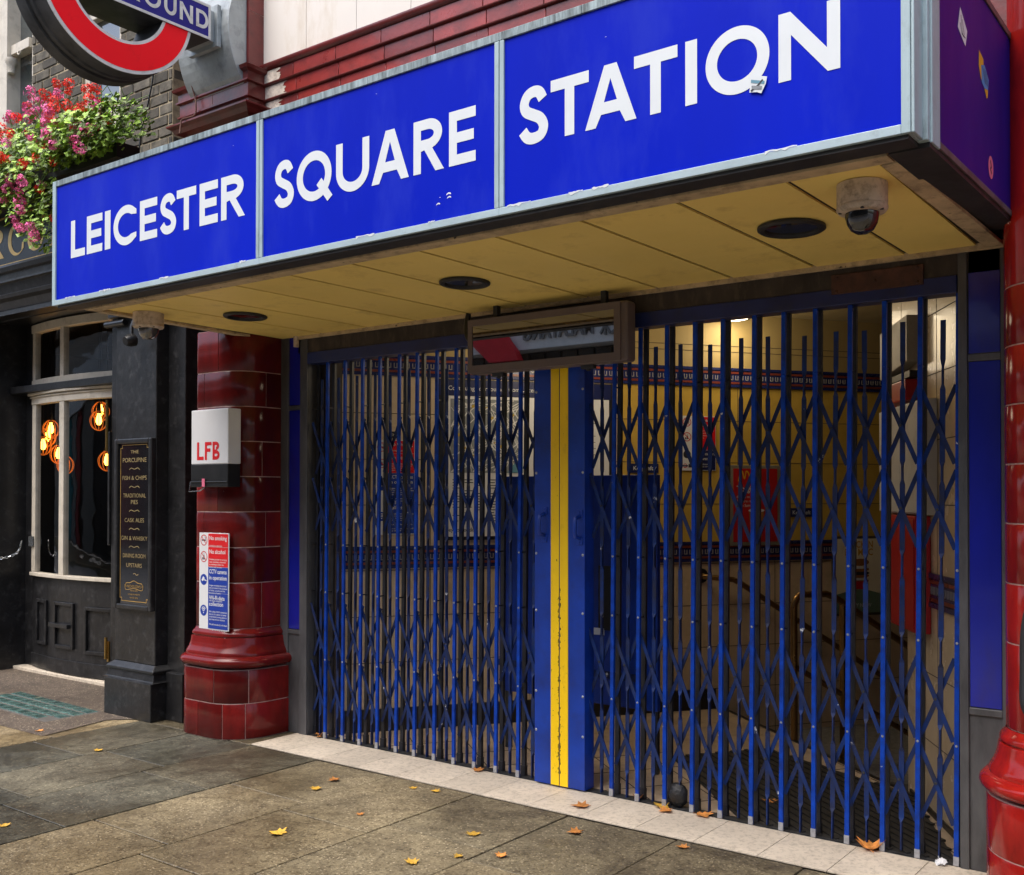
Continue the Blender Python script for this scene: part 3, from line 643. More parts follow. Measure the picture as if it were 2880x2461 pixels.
mb.fill([[(3.02, 1.48), (3.15, 1.48), (3.13, 1.28), (3.04, 1.28)]], LW, .0206, 2); mb.fill([[(3.034, 1.40), (3.142, 1.40), (3.136, 1.345), (3.038, 1.345)]], LW, .0212, 3); mb.fill([arc(3.085, 1.48, .068, .014, 0, 345, 23)], LW, .0212, 0)
mb.build('print', [M['notice_white'], M['poster_gold'], M['bun'], M['ink_dark']], t)
t = thing('framed_poster', LW(3.97, .66, 0), 'cream burger poster with a green foot beside the red cabinet', 'poster')
mb = MB(); panel(mb, LW, 3.74, 4.20, .655, 1.275, .004, .016); mb.build('frame', mat('dark_frame', (.06, .05, .03), .4), t)
mb = MB(); panel(mb, LW, 3.765, 4.18, .675, 1.255, .016, .018); mb.build('sheet', M['poster_cream'], t)
mb = MB(); mb.text('CHICKEN', LW, 3.85, 1.185, .052, .0186, 0, width=.25, bold=.02); mb.text('BIG MAC', LW, 3.85, 1.125, .052, .0186, 0, width=.25, bold=.02)
for z, w_, h_, mm in ((1.07, .10, .026, 1), (1.03, .105, .010, 3), (1.015, .10, .018, 1), (.985, .105, .014, 4), (.965, .10, .016, 1), (.94, .105, .010, 3), (.925, .095, .022, 1)): mb.fill([arc(3.985, z, w_ * .8, h_ * 1.1, 0, 350, 20)], LW, .0186 + .0003 * z, mm)
mb.fill([[(3.765, .675), (4.18, .675), (4.18, .82), (3.98, .87), (3.765, .82)]], LW, .0186, 2); mb.fill([[(3.94, .86), (4.03, .86), (4.03, .92), (3.94, .92)]], LW, .0192, 5); mb.text('PLAY NOW', LW, 3.985, .72, .03, .0192, 3, align='CENTER', width=.2)
mb.build('print', [M['poster_gold'], M['bun'], M['poster_green'], M['notice_white'], M['ink_dark'], M['ink_red']], t)
# ---- handrails
t = thing('handrail', LW(2.64, .9, 0), 'bronze handrail on a round wall plate running down the ochre wall', 'handrail')
mb = MB(); mb.tube([LW(2.64, .995, .01), LW(2.64, .992, .06), LW(2.66, .99, .075), LW(2.86, .968, .075), LW(2.92, .94, .075), LW(5.6, -.72, .075)], .021, 10); mb.build('rail', M['rail'], t)
mb = MB(); mb.lathe([(.0, .012), (.05, .010), (.055, 0)], LW(2.64, .995, 0), 20, axis=Nn); mb.build('wall_plate', M['black_skirt'], t)
t = thing('handrail', (.6, 1.75, 0), 'bronze loop handrail standing at the head of the stairs', 'handrail')
P0 = Vector((.593, 1.75, 0)); Z = Vector((0, 0, 1))
mb = MB(); mb.tube([P0 + Z * 0, P0 + Z * .86] + [P0 + D * (.06 - .06 * math.cos(R(q))) + Z * (.86 + .085 * math.sin(R(q))) for q in (20, 45, 70, 90)] + [P0 + D * .24 + Z * .945, P0 + D * .32 + Z * .91, P0 + D * 3.2 + Z * -.87], .023, 10); mb.build('rail', M['rail'], t)
mb = MB(); mb.tube([P0 + Z * .48, P0 + D * 3.2 - Z * 1.35], .019, 8); mb.build('rail', M['rail'], t)
mb = MB(); mb.tube([P0 + D * .36 - Z * .17, P0 + D * .36 + Z * .88], .021, 8); mb.build('post', M['rail'], t)
# ---- cabinets on the right hall wall
t = thing('wall_cabinet', RW(.93, .90, 0), 'bright red wall cabinet below the white cupboards inside the right gate', 'cabinet')
fp = [(.575, .075), (1.16, .075), (1.325, .03), (1.325, .002), (.555, .002)]; RT = Frame(RW.o, RD, RW.n); RT.n = Vector((0, 0, 1))
mb = MB(); mb.prism(fp, RT, .90, 1.492); mb.build('body', M['cabinet_red'], t, bevel=.006)
mb = MB(); panel(mb, RW, .59, 1.145, .92, 1.477, .075, .081); mb.build('door', M['cabinet_red'], t, bevel=.003)
mb = MB(); mb.box(1.09, 1.11, 1.17, 1.22, .081, .093, 0, .5, RW); mb.build('handle', M['chrome'], t)
t = thing('wall_cabinet', RW(.86, 1.5, 0), 'white double cupboard above the red cabinet inside the gate', 'cabinet')
mb = MB(); panel(mb, RW, .445, 1.288, 1.50, 2.075, .002, .06); mb.build('body', M['cabinet_white'], t, bevel=.004)
for a_, b_ in ((.452, .853), (.860, 1.055), (1.062, 1.282)): mb = MB(); panel(mb, RW, a_, b_, 1.508, 2.067, .06, .072); mb.build('door', M['cabinet_white'], t, bevel=.003)
mb = MB(); panel(mb, RW, 1.12, 1.24, 1.70, 1.88, .072, .075); mb.build('vent', M['cabinet_grey'], t)
t = thing('duct_box', RW(1.0, 2.22, 0), 'beige boxed duct jutting out high on the right inner wall', 'duct')
mb = MB(); mb.prism([(.728, 2.293), (.728, 2.535), (1.268, 2.515), (1.268, 2.25)], RW, .002, .07); mb.build('casing', M['cabinet_grey'], t, bevel=.004)
mb = MB(); panel(mb, RW, .75, 1.24, 2.215, 2.249, .002, .05); mb.build('bracket', M['black_skirt'], t)
t = thing('fire_alarm_bell', RW(.94, 2.095, 0), 'small red alarm unit under the beige duct', 'alarm')
mb = MB(); panel(mb, RW, .76, 1.13, 2.095, 2.205, .002, .07); mb.build('body', M['cabinet_red'], t, bevel=.008)
mb = MB(); panel(mb, RW, 1.05, 1.10, 2.14, 2.19, .07, .072); mb.build('label_plate', M['notice_white'], t)
mb = MB(); mb.lathe([(0, .06), (.03, .055), (.04, .0)], RW(1.19, 2.13, .002), 16, axis=RW.n); mb.build('bell', M['cabinet_red'], t)
# ---- blue board behind the lock plates
t = thing('blue_hoarding', (-.28, .52, 0), 'scuffed blue steel board standing behind the middle of the gate', 'board')
mb = MB(); BF = XZ(.5); 
for x0, x1 in ((-.865, -.30), (-.296, .302)): mb.box(x0, x1, .5, .535, .36, 1.715)
mb.build('panel', M['plate_blue'], t, bevel=.004)
for x0, x1 in ((-.86, -.305), (-.29, .297)): mb = MB(); mb.box(x0, x1, .488, .4995, .52, .56); mb.build('edge_strip', M['gate_worn'], t)
mb = MB(); mb.box(-.10, .02, .494, .4996, .80, 1.18); mb.build('slot', M['lfb_black'], t)
mb = MB(); mb.box(-.20, -.06, .492, .4994, .77, .81); mb.build('label_plate', M['notice_white'], t)
for x in (-.82, -.3, .26): mb = MB(); mb.box(x, x + .04, .505, .53, .004, .36); mb.build('leg', M['dark_steel'], t)

# ================================================================== FOLDING GATE
def ob(name, me, parent, loc):
    o = bpy.data.objects.new(name, me); COL.objects.link(o); o.parent = parent; o.location = loc; return o
O0 = Vector((0, 0, 0))
mb = MB(); mb.box(-.0102, .0102, -.004, .010, .006, 2.47)
for z in (.96, 1.273): mb.lathe([(0, -.0085), (.0045, -.0078), (.0066, -.004)], (0, 0, z), 10, 1, axis=(0, 1, 0))
for z in (.518, 1.718, 2.17): mb.lathe([(0, -.0078), (.0042, -.007), (.006, -.004)], (0, 0, z), 10, 1 if z < 1 else 0, axis=(0, 1, 0))
mb.box(-.012, .012, -.0055, .002, .006, .045, 1)
me_front = mb.mesh('gate_bar', [M['gate_blue'], M['bare_steel']], O0)
mb = MB(); mb.box(-.0125, .0125, .050, .068, .006, 2.47); mb.box(-.016, .016, .045, .070, .004, .06)
for z in (.96, 1.273, 2.17): mb.tube([(0, .010, z), (0, .052, z)], .0045, 6)
me_rear = mb.mesh('rear_bar', [M['gate_rear']], O0)
mb = MB(); zs = [(0.006, 0), (.13, 0), (.15, 1), (.445, 1), (.465, 0), (.57, 0), (.59, 1), (.84, 1), (.86, 0), (.955, 0), (.975, 1), (1.205, 1), (1.225, 0), (1.32, 0), (1.34, 1), (1.635, 1), (1.655, 0), (1.72, 0), (1.74, 1), (2.06, 1), (2.08, 0), (2.16, 0), (2.19, 1), (2.362, 1)]
rings = []
for z, q in zs:
    wx, wy = (.0115, .0025) if q else (.0032, .010)
    rings.append([(-wx, .030 - wy, z), (wx, .030 - wy, z), (wx, .030 + wy, z), (-wx, .030 + wy, z)])
vs = [p for r in rings for p in r]; fs = [(4 * i + j, 4 * i + (j + 1) % 4, 4 * i + 4 + (j + 1) % 4, 4 * i + 4 + j) for i in range(len(rings) - 1) for j in range(4)]
mb.add(vs, fs + [(0, 1, 2, 3), tuple(4 * len(rings) - 4 + j for j in (3, 2, 1, 0))])
me_twist = mb.mesh('twisted_bar', [M['gate_worn']], O0)
PI_ = .161
def strip(z0, z1, y, ml, up):
    mb = MB(); mb.bar((.006, y, z0), (PI_ - .006, y, z1), .0195, .005, (0, 1, 0), 0)
    mb.lathe([(0, -.005), (.006, -.004), (.007, 0)], (PI_ / 2, y - .002, (z0 + z1) / 2), 8, 1, axis=(0, 1, 0))
    return mb.mesh('lattice_strip', [ml, M['dark_steel']], O0)
LV = ((2.085, 1.74), (1.71, 1.365), (.885, .53), (.505, .165))
ME_S = [(strip(a_, b_, .0165, M['gate_worn'], 0), strip(b_, a_, .0435, M['gate_worn'], 0)) for a_, b_ in LV]
def gate(x_plate, sgn, lab):
    """half of the gate: a lead post at x_plate, eleven or twelve collapsible bays towards sgn"""
    t = thing('folding_gate', ((x_plate[0] + x_plate[1]) / 2, .02, 0), lab, 'gate', 'folding lattice gates')
    org = t.location
    x0 = .155 if sgn > 0 else -.157
    n = 12
    for k in range(n + 1):
        xk = x0 + sgn * PI_ * k; jx = random.uniform(-.003, .003)
        lean = R(random.uniform(-.12, .12))
        if k > 0:
            for nm, me in (('gate_bar', me_front), ('rear_bar', me_rear))[(1 if sgn < 0 and k == n else 0):]:
                o = ob(nm, me, t, Vector((xk + jx, 0, 0)) - org); o.rotation_euler = (0, lean + R(.5), 0)
        if k < n:
            xl = xk if sgn > 0 else xk - PI_
            o = ob('twisted_bar', me_twist, t, Vector((xl + PI_ / 2 + random.uniform(-.004, .004), 0, random.uniform(-.012, .012))) - org); o.rotation_euler = (0, R(random.uniform(-.1, .7)), 0)
            for q, (f_, b_) in enumerate(ME_S):
                dz = random.uniform(-.006, .006)
                for me in (f_, b_): ob('lattice_strip', me, t, Vector((xl - (.012 if q > 1 else 0) + .006, 0, dz)) - org)
    a_, b_ = x_plate
    mb = MB(); mb.box(a_, b_, -.030, .060, .012, 2.466)
    for z in (.30, .515, .96, 1.275, 1.72, 2.17):
        x = (b_ - .012) if sgn > 0 else a_ + .012
        mb.lathe([(0, -.0345), (.006, -.034), (.008, -.030)], (x, 0, z), 10, 1, axis=(0, 1, 0))
    mb.build('lead_post', [M['plate_blue'], M['bare_steel']], t, bevel=.003)
    ya, yb = ((.0035, .057) if sgn > 0 else (-.058, -.0035))
    mb = MB(); mb.box(ya, yb, -.034, -.0302, .016, 2.464); 
    rg_ = random.Random(3 if sgn > 0 else 8); es = .0042 if sgn > 0 else -.0042
    for i in range(90 if sgn < 0 else 55):
        z = .08 + 1.0 * rg_.random() ** 1.6; w_, h_ = rg_.uniform(.002, .007), rg_.uniform(.003, .022); xx = es + sgn * (0 if rg_.random() < .8 else rg_.uniform(.004, .04))
        if abs(xx - es) > .003: w_ *= .5; h_ *= .35
        mb.poly([(xx, -.0347 - i * 2e-6, z), (xx + sgn * w_, -.0347 - i * 2e-6, z + h_ * .2), (xx + sgn * w_ * rg_.uniform(.5, 1.1), -.0347 - i * 2e-6, z + h_ * .7), (xx, -.0347 - i * 2e-6, z + h_)], 1)
    mb.build('yellow_stripe', [M['yellow'], M['lfb_black']], t)
    hx = .136 if sgn > 0 else -.104; hz = 1.424 if sgn > 0 else 1.435
    mb = MB(); mb.tube([(hx, -.032, hz - .06), (hx, -.075, hz - .048), (hx, -.080, hz - .03), (hx, -.080, hz + .03), (hx, -.075, hz + .048), (hx, -.032, hz + .06)], .011, 8)
    for s_ in (-1, 1): mb.box(hx - .018, hx + .018, -.036, -.0302, hz + s_ * .076 - .02, hz + s_ * .076 + .02); mb.lathe([(0, -.040), (.005, -.039), (.006, -.036)], (hx, 0, hz + s_ * .082), 8, axis=(0, 1, 0))
    mb.build('pull_handle', M['plate_blue'], t, bevel=.002)
gate((-.174, -.0012), -1, 'left blue folding lattice gate closed in front of the map poster')
gate((.0012, .165), 1, 'right blue folding lattice gate closed in front of the stairs')
t = thing('gate_header', (0, .03, 2.47), 'dark blue steel header rail across the top of both lattice gates', 'header rail')
mb = MB(); mb.box(-2.11, 2.105, -.012, .085, 2.472, 2.548); mb.build('rail', mat('header_navy', (.012, .022, .11), .4, var=.3, scale=6, dirt=((.03, .03, .04), .4, 8), chips=((.5, .5, .5), .72, 12)), t, bevel=.004)
mb = MB(); mb.box(-2.2, 2.31, -.006, .09, 2.549, 2.672); mb.build('lintel', M['lintel'], t)
mb = MB(); mb.box(1.545, 1.965, -.020, -.0065, 2.522, 2.612)
for x, z in ((1.57, 2.535), (1.57, 2.6), (1.94, 2.535), (1.94, 2.6), (1.75, 2.565)): mb.lathe([(0, -.026), (.006, -.025), (.008, -.020)], (x, 0, z), 8, axis=(0, 1, 0))
mb.build('rusty_patch', M['rust'], t, bevel=.002)
t = thing('gate_track', (0, .03, 0), 'worn steel floor track under both lattice gates', 'track')
mb = MB(); mb.box(-2.11, 2.11, -.004, .075, -.01, .0025); mb.box(-2.11, 2.11, .008, .048, .0025, .006)
mb.build('channel', M['dark_steel'], t)
def jamb(xa, xb, lab, sa=.038, sb=.026):
    t = thing('gate_jamb', ((xa + xb) / 2, .03, 0), lab, 'gate jamb', 'panelled gate jambs')
    mb = MB(); mb.box(xa, xb, .0, .10, 0, 2.72)
    for x0, x1 in ((xa, xa + sa), (xb - sb, xb)): mb.box(x0, x1, -.014, -.0005, 0, 2.70)
    for z0, z1 in ((.664, .694), (2.17, 2.20)): mb.box(xa + sa + .0005, xb - sb - .0005, -.012, -.0005, z0, z1)
    mb.build('frame', M['jamb_grey'], t, bevel=.003)
    for z0, z1 in ((.697, 2.168), (2.203, 2.69)):
        mb = MB(); mb.box(xa + sa + .004, xb - sb - .004, -.006, -.0004, z0, z1); mb.build('enamel_panel', M['jamb_blue'], t, bevel=.002)
jamb(2.110, 2.311, 'blue enamelled jamb beside the round red column')
jamb(-2.400, -2.100, 'blue enamelled jamb beside the column with the fire box', .108, .072)

# ================================================================== TILED COLUMNS
def plan(xl, xr, yf, yb, rl, rr, o):
    p = [(xl - o, yb + (yf + rl - yb) * i / 4) for i in range(4)]
    p += arc(xl + rl, yf + rl, rl + o, rl + o, 180, 270, 10)
    p += [(xl + rl + (xr - rr - xl - rl) * i / 5, yf - o) for i in range(1, 5)]
    p += arc(xr - rr, yf + rr, rr + o, rr + o, 270, 360, 12)
    return p + [(xr + o, yf + rr + (yb - yf - rr) * i / 4) for i in range(1, 5)]
def tiles(mb, P, courses, widths, g=.0026, mt=0, mm=1):
    cum = [0]
    for i in range(1, len(P(0))): a_, b_ = P(0)[i - 1], P(0)[i]; cum.append(cum[-1] + math.dist(a_, b_))
    def at(pts, s):
        for i in range(1, len(cum)):
            if s <= cum[i] + 1e-9:
                f = (s - cum[i - 1]) / (cum[i] - cum[i - 1]); return (pts[i - 1][0] + (pts[i][0] - pts[i - 1][0]) * f, pts[i - 1][1] + (pts[i][1] - pts[i - 1][1]) * f)
        return pts[-1]
    zlo, zhi = courses[0], courses[-1]; core = P(-.0035)
    mb.sweep([[(x, y, z) for x, y in core] for z in (zlo, zhi)], mm)
    for ci in range(len(courses) - 1):
        z0, z1 = courses[ci] + g, courses[ci + 1] - g; cuts = [0] + [c for c in widths[ci % len(widths)]] + [cum[-1]]
        for a_, b_ in zip(cuts[:-1], cuts[1:]):
            a_, b_ = a_ + g, b_ - g; ss = sorted({a_, b_} | {c for c in cum if a_ < c < b_}); t = random.random() * (.35 if mt == 0 and zlo > .5 and zhi < 3 and z0 > 1.9 else 1); dz = random.uniform(0, .0012)  # left column's top courses tinted darker, painting in shade under the canopy
            rows = []
            for o_, z in ((-.006, z0), (dz - .0022, z0 + .0003), (dz, z0 + .004), (dz, z1 - .004), (dz - .0022, z1 - .0003), (-.006, z1)):
                pts = P(o_); rows.append([(*at(pts, s), z) for s in ss])
            mb.sweep(rows[:3], mt, t, False); mb.sweep(rows[2:4], mt, t); mb.sweep(rows[3:], mt, t, False)
            for e_ in (0, -1): mb.poly([r[e_] for r in rows], mt, t)
def column(xl, xr, rl, rr, lab, mt, cuts_s, cuts_p, top=2.70):
    yf, yb = -.355, (.0 if top < 5 else .12)
    dz = -.035 if top > 5 else 0
    t = thing('tiled_column', ((xl + xr) / 2, -.12, 0), lab, 'column', 'glazed tile columns beside the entrance')
    P = lambda o: plan(xl, xr, yf, yb, rl, rr, o)
    mb = MB(); tiles(mb, lambda o: P(.075 + o), [0, .232 + dz, .452 + dz], cuts_p, mt=0); q = P(.075); n = len(q)
    mb.sweep([[(x, y, .4515 + dz) for x, y in q], [(x, y, .4525 + dz) for x, y in P(.0)]], 1); mb.build('plinth', [M[mt], M['mortar']], t)
    prof = [(.452, .045), (.463, .060), (.468, .082), (.482, .098), (.498, .103), (.514, .098), (.528, .084), (.533, .074), (.535, .066), (.548, .066), (.562, .060), (.585, .046), (.615, .036), (.645, .031), (.652, .029), (.655, .018), (.662, .018), (.664, .026), (.676, .026), (.688, .020), (.698, .008), (.712, .001)]
    mb = MB(); mb.sweep([[(x, y, z + dz) for x, y in P(o)] for z, o in prof], 0, .6); mb.build('base_moulding', [M[mt]], t)
    mb = MB(); cs = [.712 + dz, 1.015, 1.25, 1.486, 1.72, 1.954, 2.186, 2.42, top]; tiles(mb, P, cs, cuts_s, mt=0); mb.build('shaft', [M[mt], M['mortar']], t)
    return t
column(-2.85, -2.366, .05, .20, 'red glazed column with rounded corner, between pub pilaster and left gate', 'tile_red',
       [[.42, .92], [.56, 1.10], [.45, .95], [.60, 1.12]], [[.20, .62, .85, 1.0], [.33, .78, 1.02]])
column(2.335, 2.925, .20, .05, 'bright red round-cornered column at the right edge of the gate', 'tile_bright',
       [[.34, .80], [.52, .98]], [[.42, .9], [.30, .75]], top=6.5)

# ================================================================== CANOPY SIGN
t = canopy = thing('station_canopy', (-.1, -.7, 2.65), 'blue box canopy sign with white station name above the gates', 'canopy sign')
YS = -1.465
FS = XZ(YS)
for a_, b_ in ((-2.566, -.744), (-.696, .730), (.7785, 2.332)):
    mb = MB(); mb.box(a_, b_, YS + .008, YS + .03, 2.724, 3.382); mb.build('sign_panel', M['sign_blue'], t)
mb = MB(); mb.box(-2.602, -2.567, YS, YS + .11, 2.694, 3.415)
mb.build('end_stile', M['alu'], t, bevel=.002)
for a_, b_ in ((-.7435, -.722), (-.718, -.6965), (.7305, .7525), (.7565, .778)):
    mb = MB(); mb.box(a_, b_, YS, YS + .04, 2.7245, 3.3815); mb.build('divider', M['alu'], t, bevel=.002)
mb = MB(); mb.box(2.3325, 2.361, YS, YS + .09, 2.694, 3.415); mb.build('end_stile', M['alu'], t, bevel=.002)
for a_, b_ in ((-2.5665, -.72), (-.7195, .7545), (.755, 2.332)):
    mb = MB(); mb.box(a_, b_, YS, YS + .11, 2.694, 2.7235); mb.build('bottom_rail', M['alu_low'], t, bevel=.002)
    n_ = int((b_ - a_) / .36)
    mb = MB()
    for i in range(n_): mb.box(a_ + (b_ - a_) * i / n_ + .0008, a_ + (b_ - a_) * (i + 1) / n_ - .0008, YS, YS + .11, 3.3825, 3.415)
    mb.build('top_rail', M['alu_top'], t, bevel=.0015)
# corner posts and purple end panel
mb = MB(); mb.box(2.3615, 2.372, YS + .004, YS + .09, 2.694, 3.415); mb.box(2.350, 2.386, YS + .0905, YS + .118, 2.692, 3.418); mb.box(2.36, 2.392, YS + .1185, -1.262, 2.690, 3.42)
mb.build('corner_post', M['alu'], t, bevel=.003)
mb = MB(); mb.box(2.366, 2.387, -1.2615, -.20, 2.716, 3.392); mb.build('sign_panel', M['sign_purple'], t)
mb = MB(); mb.box(2.36, 2.393, -1.2615, -.17, 2.692, 2.7155); mb.box(2.36, 2.393, -.1995, -.17, 2.716, 3.392); mb.box(2.36, 2.393, -1.2615, -.17, 3.3925, 3.418)
mb.build('end_frame', M['jamb_grey'], t, bevel=.002)
mb = MB(); mb.box(-2.59, 2.345, YS + .045, -.12, 3.372, 3.411); mb.box(-2.598, -2.58, YS + .112, -.05, 2.72, 3.40)
mb.build('top_deck', M['black_metal'], t)
mb = MB(); mb.box(-2.56, 2.35, YS + .1105, -1.245, 2.706, 2.74); mb.box(-2.56, 2.35, YS + .014, YS + .109, 2.680, 2.6935); mb.box(2.255, 2.385, -1.35, -.17, 2.676, 2.6915); mb.box(2.27, 2.36, -1.24, -.1, 2.70, 2.76)
mb.build('black_channel', M['black_metal'], t)
def zs_(y): return 2.70 + (y + 1.24) / 1.215 * (-.04)
gf = [-2.50 + .0] + [-2.15 + .444 * i for i in range(10)] + [2.185]
gb = [-2.36] + [-1.939 + .4262 * i for i in range(10)] + [2.20]
mb = MB(); mb.add([(-2.5, -1.25, 2.708), (2.2, -1.25, 2.708), (2.24, 0, 2.668), (-2.42, 0, 2.668)], [(0, 1, 2, 3)]); mb.build('soffit_void', M['soffit_gap'], t)
for i in range(11):
    a_, b_, c_, d_ = gf[i] + .010, gf[i + 1] - .010, gb[i + 1] - .010, gb[i] + .010
    mb = MB(); z0, z1 = zs_(-1.238), zs_(-.012)
    mb.add([(a_, -1.238, z0), (b_, -1.238, z0), (c_, -.012, z1), (d_, -.012, z1), (a_, -1.238, z0 + .008), (b_, -1.238, z0 + .008), (c_, -.012, z1 + .008), (d_, -.012, z1 + .008)],
           [(0, 1, 2, 3), (7, 6, 5, 4), (0, 4, 5, 1), (1, 5, 6, 2), (2, 6, 7, 3), (3, 7, 4, 0)], 0, random.random()); mb.build('soffit_panel', M['soffit'], t)
def plank(p, q, w, h): mb = MB(); mb.bar(p, q, w, h, (0, 0, 1)); return mb.build('cream_trim', M['cream_strip'], t, bevel=.002)
plank((-2.52, -1.278, 2.693), (2.24, -1.278, 2.693), .075, .018)
plank((2.228, -1.23, 2.6905), (2.268, .0, 2.6505), .072, .016)
plank((-2.505, -1.23, 2.6905), (-2.40, -.02, 2.6505), .06, .016)
plank((-2.20, -.018, 2.654), (2.30, -.018, 2.654), .022, .030)
for i, (x, z, w_) in enumerate(((.415, 2.79, .022), (.470, 2.822, .026), (.475, 2.808, .022), (.432, 2.818, .007), (-1.98, 3.02, .004), (1.25, 3.27, .006), (.06, 3.33, .006), (-.93, 3.30, .006))):
    mb = MB(); mb.fill([[(x, z), (x + w_ * .5, z + w_ * .18), (x + w_, z + w_ * .05), (x + w_ * .96, z + w_ * .30), (x + w_ * .5, z + w_ * .42), (x + w_ * .1, z + w_ * .22)]], FS, -.0072); mb.build('paint_chip', M['sign_white'], t)
rg = random.Random(9)
for a_, b_ in ((-2.566, -.744), (-.696, .730), (.7785, 2.332)):      # paint lifting in a ragged line along the bottom rail
    x = a_ + .02; n_ = 0
    while x < b_ - .05:
        l = rg.uniform(.02, .12)
        if rg.random() < (.22 if a_ > .5 else .07):
            k = 8; up_ = [(x + l * i / k, 2.7240 + rg.uniform(.001, .0045)) for i in range(k + 1)]; dn = [(x + l * i / k, 2.7232 - rg.uniform(.0, .010) * (rg.random() < .6)) for i in range(k, -1, -1)]
            mb = MB(); mb.fill([up_ + dn], FS, .0012 + n_ * 1e-5); mb.build('paint_chip', M['sign_white'], t); n_ += 1
        x += l + rg.uniform(.01, .12)
# lettering
def word(cs, boxes, y0, h, st):
    for c, (a_, b_) in zip(cs, boxes): mb = MB(); letter(mb, c, FS, a_, b_, y0, h, st, -.0065); mb.build('letter', M['sign_white'], canopy)
word('LEICESTER', [(-2.409, -2.261), (-2.242, -2.084), (-2.059, -2.003), (-1.973, -1.754), (-1.721, -1.563), (-1.541, -1.392), (-1.39, -1.225), (-1.196, -1.047), (-1.021, -.834)], 2.947, .212, .0435)
word('SQUARE', [(-.617, -.473), (-.456, -.22), (-.19, .021), (.036, .259), (.286, .458), (.486, .629)], 2.936, .222, .0425)
word('STATION', [(.847, .994), (1.003, 1.178), (1.162, 1.385), (1.375, 1.553), (1.584, 1.630), (1.663, 1.899), (1.931, 2.140)], 2.944, .223, .0435)
def sticker(name, lab, pts, fr, d, m, extra=None):
    s_ = MB(); s_.fill([pts], fr, d, 0); o = tag(s_.build(name, M[m]), lab, 'sticker')
    if extra: extra(o)
def ex1(o):
    mb = MB(); mb.fill([[(1.836, 2.975), (1.885, 2.96), (1.883, 2.95), (1.835, 2.965)]], FS, -.0002, 0); mb.fill([thicken([(1.835, 2.937), (1.862, 2.952), (1.878, 2.966)], .003)], FS, .0001, 1); mb.fill([[(1.838, 2.955), (1.876, 2.945), (1.874, 2.935), (1.838, 2.943)]], FS, .0003, 2)
    mb.build('print', [M['map_blue'], M['ink_dark'], M['map_grey']], o)
sticker('torn_sticker', 'small pale torn sticker across the letter O on the blue sign', [(1.837, 2.990), (1.893, 2.973), (1.888, 2.95), (1.872, 2.922), (1.855, 2.930), (1.829, 2.934), (1.833, 2.96)], FS, -.0012, 'sign_white', ex1)
FE = Frame((2.387, 0, 0), (0, 1, 0), (0, 0, 1))
def ex2(o):
    mb = MB()
    for p in ([(-1.0, 3.22), (-.985, 3.17), (-.97, 3.155)], [(-.985, 3.21), (-.96, 3.165)], [(-1.01, 3.19), (-.99, 3.16), (-.945, 3.16)]): mb.fill([thicken(p, .0025)], FE, .0012)
    mb.build('print', M['ink_dark'], o)
sticker('torn_sticker', 'white diamond sticker on the purple end of the canopy', [(-1.009, 3.244), (-1.04, 3.165), (-.985, 3.145), (-.944, 3.132), (-.921, 3.192)], FE, .001, 'sign_white', ex2)
def ex3(o):
    mb = MB(); mb.fill([[(-.735, 3.14), (-.69, 3.155), (-.63, 3.12), (-.64, 3.08), (-.69, 3.07), (-.73, 3.08)]], FE, .0014, 0)
    for q in range(4): mb.fill([thicken([(-.72 + .02 * q, 3.14), (-.68 + .012 * q, 3.09)], .002)], FE, .0018, 1)
    mb.build('print', [mat('sticker_blue', (.04, .25, .55), .4), M['ink_dark']], o)
sticker('torn_sticker', 'blue and yellow peeling sticker on the purple canopy end', [(-.765, 3.185), (-.705, 3.172), (-.70, 3.15), (-.63, 3.12), (-.645, 3.05), (-.66, 3.043), (-.70, 3.08), (-.742, 3.09), (-.77, 3.13)], FE, .001, 'poster_gold', ex3)
def ex4(o):
    mb = MB(); mb.fill([thicken(spline([(-.61, 2.83), (-.595, 2.81), (-.61, 2.80), (-.59, 2.785)], 4), .004)], FE, .0016); mb.build('print', M['ink_dark'], o)
sticker('round_sticker', 'small round pink sticker low on the purple canopy end', arc(-.602, 2.806, .036, .042, 0, 350, 24), FE, .001, 'pink_tape', ex4)

